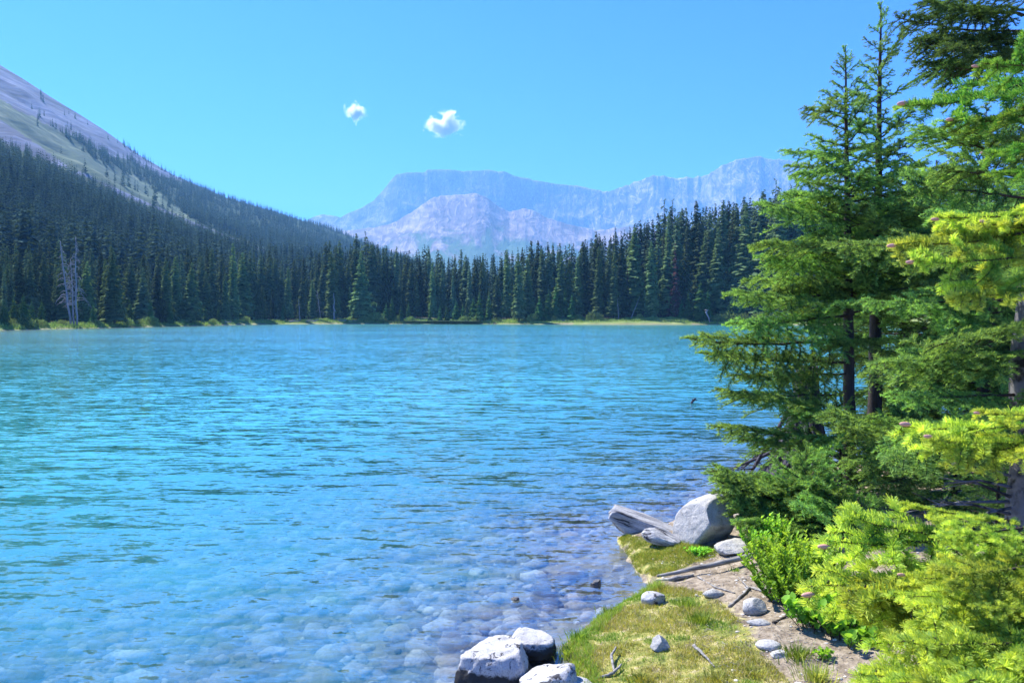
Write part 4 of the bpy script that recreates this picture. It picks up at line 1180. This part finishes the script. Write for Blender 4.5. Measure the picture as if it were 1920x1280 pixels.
def put_bough(root, base, direction, length, roll, bank, name='bough'):
    """base: point relative to the tree root; direction: world vector"""
    cand = [b for b in bank if .62 < length / b[0] < 1.6] or [min(bank, key=lambda b: abs(math.log(length / b[0])))]
    L, me = cand[int(rng.integers(0, len(cand)))]
    x = Vector(direction).normalized(); z = Vector((0, 0, 1)); y = z.cross(x)
    if y.length < .15: y = Vector((0, 1, 0))
    y.normalize(); z = x.cross(y)
    m3 = Matrix((x, y, z)).transposed() @ Matrix.Rotation(roll, 3, 'X')
    o = new_obj(name, me, root); s = length / L
    o.location = base; o.rotation_euler = m3.to_euler(); o.scale = (s, s, s)
    return o
def trunk_part(root, pts, radii, mat, sides=12, name='trunk'):
    acc = Acc(); n = 26
    P = np.array([tuple(p) for p in pts]); ss = np.linspace(0, 1, len(P)); q = np.linspace(0, 1, n)
    PP = np.stack([np.interp(q, ss, P[:, i]) for i in range(3)], -1); rr = np.interp(q, ss, radii)
    PP[1:-1] += rng.normal(size=(n - 2, 3)) * rr[1:-1, None] * .10
    V, T, Q_ = tube(PP, rr, sides, .16, 4); acc.add(V, T, Q_)
    return new_obj(name, acc.mesh('trunk', [M[mat]], smooth=True), root)

def fir(label, base, top, prof, nb, bank, r0, mat='bark', z0=.15, seedA=0.0, azlim=None, sparse_top=.12, incl=None, name='fir_tree', z1=.97):
    """prof: list (height fraction, bough length)"""
    root = empty(name, base); tag(root, label, 'fir tree')
    tv = Vector(top) - Vector(base)
    trunk_part(root, [(0, 0, -.15), tuple(tv * .5), tuple(tv)], [r0 * 1.1, r0 * .6, r0 * .06], mat)
    k = 0
    for i in range(nb):
        s = z0 + (z1 - z0) * (i + .5 * rng.random()) / nb
        L = np.interp(s, [a for a, b in prof], [b for a, b in prof]) * (.8 + .35 * rng.random())
        if s > .74 and rng.random() < sparse_top: continue
        az = seedA + i * 2.39996 + rng.normal() * .25
        if azlim is not None:
            a0, a1 = azlim; az = a0 + (az % 6.2832) / 6.2832 * (a1 - a0)
        e = np.interp(s, [0, .3, .7, 1], [-.10, .05, .30, .75]) if incl is None else np.interp(s, *incl)
        e += rng.normal() * .08
        d = Vector((math.cos(az) * math.cos(e), math.sin(az) * math.cos(e), math.sin(e)))
        put_bough(root, tv * s, d, L, rng.normal() * .35, bank); k += 1
    # leader shoot
    put_bough(root, tv * .93, tv.normalized() + Vector((.02, 0, 0)), max(.25, tv.length * .07), 0, bank)
    return root, tv
def aim(root, base_px, tip_px, dist0, dist1, bank, roll=None):
    """one bough whose root and tip stand where the photo shows them"""
    a = at(*base_px, dist0); b = at(*tip_px, dist1)
    return put_bough(root, a - Vector(root.location), b - a, (b - a).length * 1.02, rng.normal() * .3 if roll is None else roll, bank)

# --- the two slim firs side by side
DT = 7.9
gA = G(1598, 935); gA = Vector((at(1598, 700, DT).x, DT, gz(at(1598, 700, DT).x, DT)))
topA = at(1585, 85, DT)
profA = [(0, .7), (.25, 1.15), (.4, 1.1), (.55, .85), (.7, .55), (.8, .36), (.88, .24), (1, .09)]
firA, tvA = fir('slim fir with forked twin beside it, left and shorter of the two dark trunks', gA, topA, profA, 78, B_MID, .066, z0=.40, sparse_top=.15)
DT2 = 8.3
xB = at(1640, 700, DT2).x; gB = Vector((xB, DT2, gz(xB, DT2)))
firB, tvB = fir('taller slim fir with sparse top, right of the two dark trunks', gB, at(1652, 4, DT2), [(0, .6), (.25, 1.1), (.45, 1.0), (.6, .62), (.72, .38), (.85, .28), (1, .08)], 84, B_MID, .078, z0=.38, seedA=1.1, sparse_top=.3)
for bp, tp, d1 in [((1596, 215), (1505, 197), 7.7), ((1597, 290), (1476, 272), 7.6), ((1598, 320), (1490, 325), 7.4), ((1598, 365), (1470, 352), 7.3), ((1598, 420), (1432, 385), 7.2), ((1600, 470), (1425, 455), 7.1),
                   ((1600, 500), (1428, 480), 7.5), ((1600, 560), (1378, 552), 7.2), ((1600, 590), (1400, 590), 7.0), ((1600, 640), (1322, 628), 7.2), ((1602, 680), (1340, 655), 7.5), ((1602, 700), (1385, 690), 7.6)]:
    aim(firA, bp, tp, DT, d1, B_MID)
for bp, tp, d1 in [((1655, 120), (1700, 55), 8.3), ((1652, 190), (1735, 132), 8.2), ((1650, 260), (1715, 205), 8.1), ((1648, 330), (1730, 300), 8.0), ((1645, 420), (1745, 380), 7.8), ((1640, 520), (1740, 470), 7.8),
                   ((1640, 560), (1560, 520), 7.4), ((1640, 610), (1740, 560), 7.6), ((1640, 640), (1560, 640), 7.3), ((1640, 660), (1760, 650), 7.7), ((1640, 700), (1750, 720), 7.5)]:
    aim(firB, bp, tp, DT2, d1, B_MID)

# low young fir boughs at the water edge (a young tree in front of the stump)
def young_fir(label, px, py, h, w, nb, bank, seed=0, name='young_fir', lean=(0, 0)):
    b = G(px, py); root = empty(name, b); tag(root, label, 'young fir')
    tv = Vector((lean[0], lean[1], h))
    trunk_part(root, [(0, 0, -.08), tuple(tv * .5), tuple(tv)], [.022, .014, .003], 'bark', 8)
    for i in range(nb):
        s = .06 + .9 * (i + .4 * rng.random()) / nb
        az = i * 2.4 + seed; e = np.interp(s, [0, .5, 1], [.05, .3, .8]) + rng.normal() * .1
        L = w * (1.05 - s * .8) * (.75 + .4 * rng.random())
        put_bough(root, tv * s, Vector((math.cos(az) * math.cos(e), math.sin(az) * math.cos(e), math.sin(e))), L, rng.normal() * .4, bank)
    put_bough(root, tv * .9, tv, .2, 0, bank)
    return root
yf1 = young_fir('dense bushy young fir leaning over the water behind the big boulder', 1510, 985, .55, .62, 26, B_MID)
for bp, tp, d0, d1 in [((1560, 960), (1350, 872), 6.6, 6.3), ((1560, 980), (1362, 905), 6.5, 6.2), ((1550, 985), (1375, 935), 6.4, 6.0), ((1560, 960), (1420, 880), 6.6, 6.6), ((1550, 1000), (1395, 975), 6.3, 5.8), ((1560, 985), (1450, 905), 6.5, 6.4),
                       ((1540, 1010), (1420, 1000), 6.2, 5.7), ((1560, 1000), (1480, 930), 6.4, 6.0), ((1600, 985), (1540, 925), 6.5, 6.2), ((1600, 990), (1500, 960), 6.3, 5.9)]:
    aim(yf1, bp, tp, d0, d1, B_MID)
for rep in range(2):
    for bp, tp, d0, d1 in [((1600, 960), (1352, 874), 6.6, 6.2), ((1600, 970), (1366, 908), 6.5, 6.1), ((1590, 985), (1385, 940), 6.4, 5.95), ((1590, 990), (1402, 968), 6.4, 5.9), ((1580, 1000), (1440, 1000), 6.2, 5.8),
                           ((1600, 950), (1430, 892), 6.5, 6.2), ((1600, 950), (1490, 890), 6.4, 6.1), ((1620, 970), (1510, 930), 6.2, 5.8)]:
        j1, j2 = rng.normal() * 8 + 8 * rep, rng.normal() * 8
        aim(yf1, (bp[0] + j1, bp[1] + j2), (tp[0] + j1, tp[1] + j2), d0, d1 + rng.normal() * .1, B_MID)
# mid-left boughs in front of the stump
yf2 = young_fir('young fir between the stump and the two dark trunks', 1575, 930, .95, .55, 30, B_MID, 2.0)
for bp, tp, d0, d1 in [((1580, 760), (1355, 725), 7.6, 7.0), ((1560, 740), (1400, 742), 7.6, 7.0), ((1580, 830), (1348, 797), 7.5, 6.9), ((1560, 850), (1400, 822), 7.5, 6.9), ((1600, 780), (1480, 760), 7.4, 7.0), ((1620, 800), (1500, 840), 7.2, 6.6)]:
    aim(yf2, bp, tp, d0, d1, B_MID)

# --- fir with the pale grey trunk at the right edge
DG = 4.6
xG = at(1924, 800, DG).x; gG = Vector((xG, DG, gz(xG, DG)))
firG = empty('fir_tree', gG); tag(firG, 'old fir with pale grey trunk at the right edge behind the near boughs', 'fir tree')
trunk_part(firG, [(0, 0, -.15), (.02, 0, 1.6), (.06, 0, 3.2), (.12, 0, 6.0)], [.11, .085, .06, .015], 'bark_grey')
for i in range(64):
    s = .7 + 4.6 * (i + .5 * rng.random()) / 64
    az = 1.9 + (i * 2.399 % 6.2832) / 6.2832 * 3.6 if i % 4 else i * 2.399
    L = np.interp(s, [.7, 1.5, 2.6, 3.4, 4.4, 5.4], [.9, 1.15, .85, 1.05, .9, .4]) * (.8 + .35 * rng.random())
    e = np.interp(s, [.7, 2, 4, 5.5], [-.15, .0, .12, .5]) + rng.normal() * .1
    if 2.3 < s < 3.1: L *= .5
    if s > 2.9 and i % 5 in (0, 2): continue
    if az > 4.2 and az < 5.2 and s < 2.6: L *= .55     # pruned towards the viewer
    put_bough(firG, Vector((.02 * s, 0, s)), Vector((math.cos(az) * math.cos(e), math.sin(az) * math.cos(e), math.sin(e))), L, rng.normal() * .4, B_DRK if s > 2.7 else B_MID)
for bp, tp, d1, bk in [((1915, 60), (1690, 22), 4.4, B_DRK), ((1915, 90), (1715, 60), 4.3, B_DRK), ((1920, 30), (1740, -10), 4.2, B_DRK), ((1915, 125), (1738, 105), 4.4, B_DRK), ((1915, 60), (1790, 75), 4.0, B_DRK), ((1915, 130), (1760, 112), 4.2, B_DRK),
                       ((1915, 260), (1725, 222), 4.4, B_MID), ((1915, 300), (1740, 232), 4.5, B_MID), ((1910, 330), (1760, 300), 4.3, B_MID), ((1910, 620), (1700, 560), 4.6, B_MID), ((1910, 660), (1705, 650), 4.5, B_MID),
                       ((1910, 700), (1715, 690), 4.4, B_MID), ((1905, 740), (1700, 725), 4.2, B_MID)]:
    aim(firG, bp, tp, DG, d1, bk)
# bare dead lower branches of that fir
for k, (x0, y0, x1, y1) in enumerate([(1905, 895, 1790, 880), (1905, 915, 1770, 905), (1905, 935, 1760, 895), (1900, 965, 1745, 945), (1905, 950, 1800, 990), (1905, 1000, 1830, 1010), (1910, 780, 1860, 776), (1905, 940, 1700, 960)]):
    a = at(x0, y0, DG) - gG; b = at(x1, y1, DG - .2 + .3 * rng.random()) - gG; m = a.lerp(b, .5) + Vector((0, 0, .03))
    acc = Acc(); V, T, Q_ = tube([tuple(a), tuple(m), tuple(b)], [.011, .008, .003], 5); acc.add(V, T, Q_)
    for q in range(4):
        e = m.lerp(b, rng.random()); f = e + Vector((rng.normal() * .08 - .05, rng.normal() * .06, rng.normal() * .05))
        V, T, Q_ = tube([tuple(e), tuple(f)], [.004, .0015], 4); acc.add(V, T, Q_)
    new_obj('dead_branch', acc.mesh('dead_branch', [M['bark_grey']]), firG)

# --- firs behind, filling the right side
def back_fir(label, px, d, top_py, prof, nb, r0=.08, z0=.05, bank=None):
    x = px2x(px, d); b = Vector((x, d, gz(x, d)))
    return fir(label, b, at(px, top_py, d), prof, nb, bank or B_DRK, r0, z0=z0, seedA=rng.random() * 6)
back_fir('dark dense fir between the two slim firs and the pale grey trunk', 1755, 9.6, 300, [(0, 1.2), (.3, 1.35), (.6, 1.1), (.8, .8), (1, .25)], 70)
back_fir('bushy green fir behind the pale grey trunk at the right edge', 1850, 8.2, 230, [(0, 1.1), (.3, 1.2), (.6, 1.05), (.8, .7), (1, .25)], 66, bank=B_MID)
back_fir('dark fir farther back, just right of the taller slim fir', 1700, 11.0, 330, [(0, 1.2), (.3, 1.3), (.6, 1.05), (.8, .7), (1, .25)], 50, z0=.36)
back_fir('tall dark fir beyond the right edge behind the bushy one', 1980, 9.0, 120, [(0, 1.2), (.3, 1.2), (.6, 1.0), (.8, .6), (1, .2)], 66)
yf3 = young_fir('young fir below the two dark trunks at the shaded bank', 1690, 945, .9, .6, 34, B_MID, 1.0)
yf4 = young_fir('young fir right of the two dark trunks under the pale branches', 1790, 960, .75, .6, 30, B_MID, 4.0)
yf5 = young_fir('dark young fir at the foot of the pale grey trunk', 1870, 1000, .5, .5, 24, B_DRK, 3.0)
for bp, tp, d0, d1 in [((1720, 830), (1570, 770), 6.4, 5.9), ((1720, 850), (1590, 800), 6.3, 5.8), ((1740, 860), (1600, 850), 6.2, 5.7), ((1740, 880), (1640, 900), 6.1, 5.6), ((1730, 800), (1640, 770), 6.5, 6.1)]:
    aim(yf3, bp, tp, d0, d1, B_MID)

# --- the nearest fir: trunk just outside the frame, boughs reaching in
DN = 1.75
xN = at(2230, 640, DN).x; gN = Vector((xN, DN, gz(xN, DN)))
firN = empty('fir_tree', gN); tag(firN, 'nearest fir with bright yellow green boughs and pink buds along the right side', 'fir tree')
trunk_part(firN, [(0, 0, -.15), (0, 0, 1.5), (.03, 0, 3.2)], [.06, .045, .02], 'bark')
near_list = [
    # base px, tip px, depth base, depth tip
    ((2010, 420), (1690, 440), 1.75, 1.70), ((2010, 400), (1760, 395), 1.8, 1.75), ((2030, 470), (1730, 480), 1.7, 1.65), ((2030, 520), (1800, 540), 1.7, 1.62), ((2060, 440), (1850, 400), 1.8, 1.7),
    ((2030, 800), (1708, 772), 1.9, 1.80), ((2020, 830), (1755, 800), 1.8, 1.72), ((2020, 800), (1800, 850), 1.8, 1.70), ((2040, 780), (1840, 760), 1.7, 1.65),
    ((2040, 130), (1708, 170), 2.2, 2.15), ((2040, 200), (1790, 205), 2.2, 2.1), ((2050, 260), (1850, 272), 2.0, 1.95), ((2060, 120), (1830, 115), 2.0, 1.95), ((2050, 300), (1860, 310), 2.2, 2.2),
    ((1935, 1015), (1565, 1000), 2.5, 2.35), ((1905, 1020), (1600, 950), 2.5, 2.4), ((1930, 1050), (1535, 1088), 2.4, 2.25), ((1900, 1060), (1560, 1130), 2.3, 2.2), ((1920, 1040), (1680, 1150), 2.3, 2.15),
    ((1910, 980), (1700, 935), 2.5, 2.5), ((1930, 1000), (1780, 1010), 2.2, 2.1), ((1980, 1080), (1790, 1080), 2.0, 1.9), ((1930, 1090), (1700, 1060), 2.2, 2.1),
    ((2020, 1240), (1622, 1245), 2.0, 1.9), ((2020, 1200), (1680, 1180), 2.0, 1.95), ((2030, 1260), (1720, 1290), 1.9, 1.8), ((2030, 1180), (1800, 1200), 1.9, 1.75), ((2040, 1260), (1830, 1250), 1.8, 1.6), ((1980, 1140), (1850, 1130), 1.9, 1.8),
]
nb_objs = []
for (bp, tp, d0, d1) in [q for q in near_list if q[1][1] > 1000]:
    for rep in range(2):
        jx, jy = rng.normal() * 24 + 14, rng.normal() * 24 + 12
        if tp[0] < 1600: jx += 60
        near_list.append(((bp[0] + jx, bp[1] + jy), (tp[0] + jx, tp[1] + jy), d0 + rng.normal() * .12, d1 + rng.normal() * .12))
for bp, tp, d0, d1 in near_list:
    nb_objs.append(aim(firN, bp, tp, d0, d1, B_NEARG if tp[1] < 350 else (B_NEAR if (len(nb_objs) % 3 == 0) else B_NEARY), roll=rng.normal() * .25 - .1))
# stems that carry those boughs from the trunk
for (y0, x1, y1, d1) in [(330, 2010, 430, 1.75), (700, 2020, 815, 1.82), (60, 2050, 180, 1.85), (900, 1905, 1015, 2.45), (900, 1900, 1055, 2.35), (1120, 2020, 1235, 1.95)]:
    a = at(2230, y0, DN) - gN; b = at(x1, y1, d1) - gN
    acc = Acc(); V, T, Q_ = tube([tuple(a), tuple(a.lerp(b, .5) - Vector((0, 0, .02))), tuple(b)], [.014, .011, .007], 7, .15, 2); acc.add(V, T, Q_)
    new_obj('branch', acc.mesh('branch', [M['twig']]), firN)
# pink buds
tP = NT('pink_bud'); M['bud'] = tP.done(tP.bsdf(tP.ramp(tP.noise(tP.coord('Object'), 60, 3), [(.3, (.50, .20, .17)), (.7, (.66, .42, .33))]), .6))
bud_me = rock_mesh('bud', (1, .55, .55), 3, [M['bud']], cuts=0, sub=3, noise=.05)
for bi, dx in [(0, 1.0), (1, 1.0), (2, 1.0), (4, 1.0), (5, 1.0), (6, 1.0), (7, 1.0), (8, 1.0), (9, 1.0), (10, 1.0), (11, 1.0), (12, 1.0), (16, 1.0), (14, 1.0), (22, 1.0)]:
    par = nb_objs[bi]; me = par.data
    # the tip of that bough in its own frame
    L = .42; z = (-.12 + .06) * L
    o = new_obj('bud', bud_me, par); o.location = (L * 1.015, 0, z); o.scale = (.026, .017, .017)

# ------------------------------------------------------------------ stump
ps = at(1490, 900, 8.6); ps.z = gz(ps.x, ps.y)
stump = empty('tree_stump', ps); tag(stump, 'tall weathered broken stump with spreading roots at the water edge left of the firs', 'tree stump')
acc = Acc(); n, m = 44, 40
tpv = at(1512, 690, 8.6) - ps
th = np.linspace(0, 2 * math.pi, m, endpoint=False)
Vv = []
for i in range(n):
    s = i / (n - 1)
    r_ = .30 * (1 - s) ** 2.0 + .165 - .05 * s
    c = np.array(tpv) * s + np.array([.05 * math.sin(s * 3), 0, -.15 * (1 - s)])
    tw = th + s * .9
    rr = r_ * (1 + .16 * np.sin(tw * 5) * (1.2 - s) + .22 * (fbm(tw * 3.2, 0 * tw + s * 1.6, 4) - .5) + .10 * (fbm(tw * 9, 0 * tw + s * 2.5, 3) - .5))
    jag = np.zeros(m) if s < .85 else (s - .85) / .15 * .16 * (fbm(th * 2.2, th * 0 + 3, 3) - .35)
    Vv.append(np.stack([c[0] + rr * np.cos(tw), c[1] + rr * np.sin(tw), c[2] + jag], -1))
# hollow
for s, k in ((.97, .72), (.85, .6), (.7, .3)):
    c = np.array(tpv) * s; rr = .13 * k * np.ones(m)
    Vv.append(np.stack([c[0] + rr * np.cos(th), c[1] + rr * np.sin(th), c[2] + 0 * th], -1))
Vv = np.concatenate(Vv); acc.add(Vv, None, gridq(n + 3, m, True))
new_obj('trunk', acc.mesh('stump_trunk', [M['stump']], smooth=True), stump)
for k in range(16):
    a = math.pi * .75 + k / 15 * math.pi * 1.2
    h0 = .15 + .75 * rng.random(); L = .35 + .35 * rng.random()
    P0 = Vector((tpv.x * h0 / 1.4 + .12 * math.cos(a), .12 * math.sin(a), h0)); P2 = P0 + Vector((L * math.cos(a), L * .7 * math.sin(a), -h0 * (.5 + .5 * rng.random())))
    Pm = P0.lerp(P2, .5) + Vector((rng.normal() * .04, rng.normal() * .04, .06 * rng.random()))
    acc = Acc(); V, T, Q_ = tube([tuple(P0), tuple(P0.lerp(Pm, .5) + Vector((0, 0, .02))), tuple(Pm), tuple(Pm.lerp(P2, .6)), tuple(P2)], [.035, .026, .02, .013, .005], 7, .3, k); acc.add(V, T, Q_)
    for q in range(3):
        e = Pm.lerp(P2, rng.random()); f = e + Vector((rng.normal() * .12 - .05, rng.normal() * .1, -.12 * rng.random())); V, T, Q_ = tube([tuple(e), tuple(e.lerp(f, .5) + Vector((0, 0, .02))), tuple(f)], [.009, .006, .002], 5); acc.add(V, T, Q_)
    new_obj('root', acc.mesh('stump_root', [M['stump']], smooth=True), stump)

# leaf litter / twigs on shaded soil
acc = Acc(); n = 2200
for k in range(n):
    p = Vector((1.0 + 2.6 * rng.random(), 3.2 + 4.6 * rng.random(), 0)); z_, i_, d_ = ground_z(np.array([p.x]), np.array([p.y]))
    if i_[0] or d_[0] < .3: continue
    p.z = z_[0] + .004; a = rng.random() * 6.28; L = .01 + .05 * rng.random() ** 2
    V, T, Q_ = tube([tuple(p), tuple(p + Vector((math.cos(a) * L, math.sin(a) * L, .004)))], [.0022, .0012], 4); acc.add(V, T, Q_)
tag(new_obj('twig_litter', acc.mesh('twig_litter', [M['drift']])), 'tiny twigs and chips scattered over the bare soil', 'litter', kind='stuff')
# pebbles
acc = Acc()
for k in range(3500):
    x = 1.1 + 2.4 * rng.random(); y = 3.2 + 4.2 * rng.random(); z_, i_, d_ = ground_z(np.array([x]), np.array([y]))
    if i_[0]: continue
    if inpoly(x, y, MOSS) and rng.random() < .8: continue
    Vv, Tt = protos[int(rng.integers(0, 6))]; s = .006 + .028 * rng.random() ** 4
    acc.add(Vv * s + [x, y, z_[0]], Tt, a=.3 + .7 * rng.random())
tag(new_obj('pebbles', acc.mesh('pebbles', [M['cobble']], smooth=True)), 'small pebbles scattered over the bare soil', 'pebbles', kind='stuff')

# ------------------------------------------------------------------ clouds
def cloud(px, py, wpx, hpx, d, seed, label):
    c = at(px, py, d); w = wpx / F * d; h = hpx / F * d
    import bmesh
    bm = bmesh.new(); bmesh.ops.create_icosphere(bm, subdivisions=3, radius=1); me = bpy.data.meshes.new('cloud'); bm.to_mesh(me); bm.free()
    t = NT('cloud_vapour')
    v = t.coord('Object')
    ln = t.n('VectorMath', operation='LENGTH'); t.l(v, ln.inputs[0])
    mp = t.n('Mapping'); mp.inputs['Location'].default_value = (seed, seed * .7, 0); mp.inputs['Scale'].default_value = (1.2, 1.2, .8); t.l(v, mp.inputs['Vector'])
    ns_ = t.noise(mp.outputs['Vector'], 1.9, 8, .65, .5)
    dn = t.math('ADD', t.math('MULTIPLY', t.math('SUBTRACT', ns_, 0.5), 2.1), t.math('SUBTRACT', 0.50, ln.outputs['Value']))
    dn = t.math('MULTIPLY', t.math('MAXIMUM', dn, 0.0), .22, False)
    pv = t.n('VolumePrincipled'); pv.inputs['Color'].default_value = (1, 1, 1, 1); pv.inputs['Anisotropy'].default_value = .5
    t.l(dn, pv.inputs['Density']); t.l(pv.outputs[0], t.out.inputs['Volume'])
    me.materials.append(t.m)
    o = new_obj('cloud', me); o.location = c; o.scale = (w * .80, w * .7, h * .85)
    return tag(o, label, 'cloud')
cloud(834, 232, 74, 44, 9000, 3.0, 'small white puffy cloud above the flat topped mountain')
cloud(666, 211, 40, 34, 9000, 21.3, 'smaller ragged white cloud left of the puffy one')

# ------------------------------------------------------------------ haze
import bmesh
bm = bmesh.new(); bmesh.ops.create_cube(bm, size=1); me = bpy.data.meshes.new('haze'); bm.to_mesh(me); bm.free()
t = NT('valley_air')
pv = t.n('VolumePrincipled'); pv.inputs['Color'].default_value = (0.25, 0.58, 1.0, 1); pv.inputs['Density'].default_value = 1.25e-4
pv.inputs['Anisotropy'].default_value = 0.2
t.l(pv.outputs[0], t.out.inputs['Volume'])
me.materials.append(t.m)
o = new_obj('haze', me); ztop, zbot = 1330, -9
o.location = (0, 1500, (ztop + zbot) / 2); o.scale = (15000, 15000, ztop - zbot)
tag(o, 'pale blue air over the whole valley', 'haze', kind='stuff')
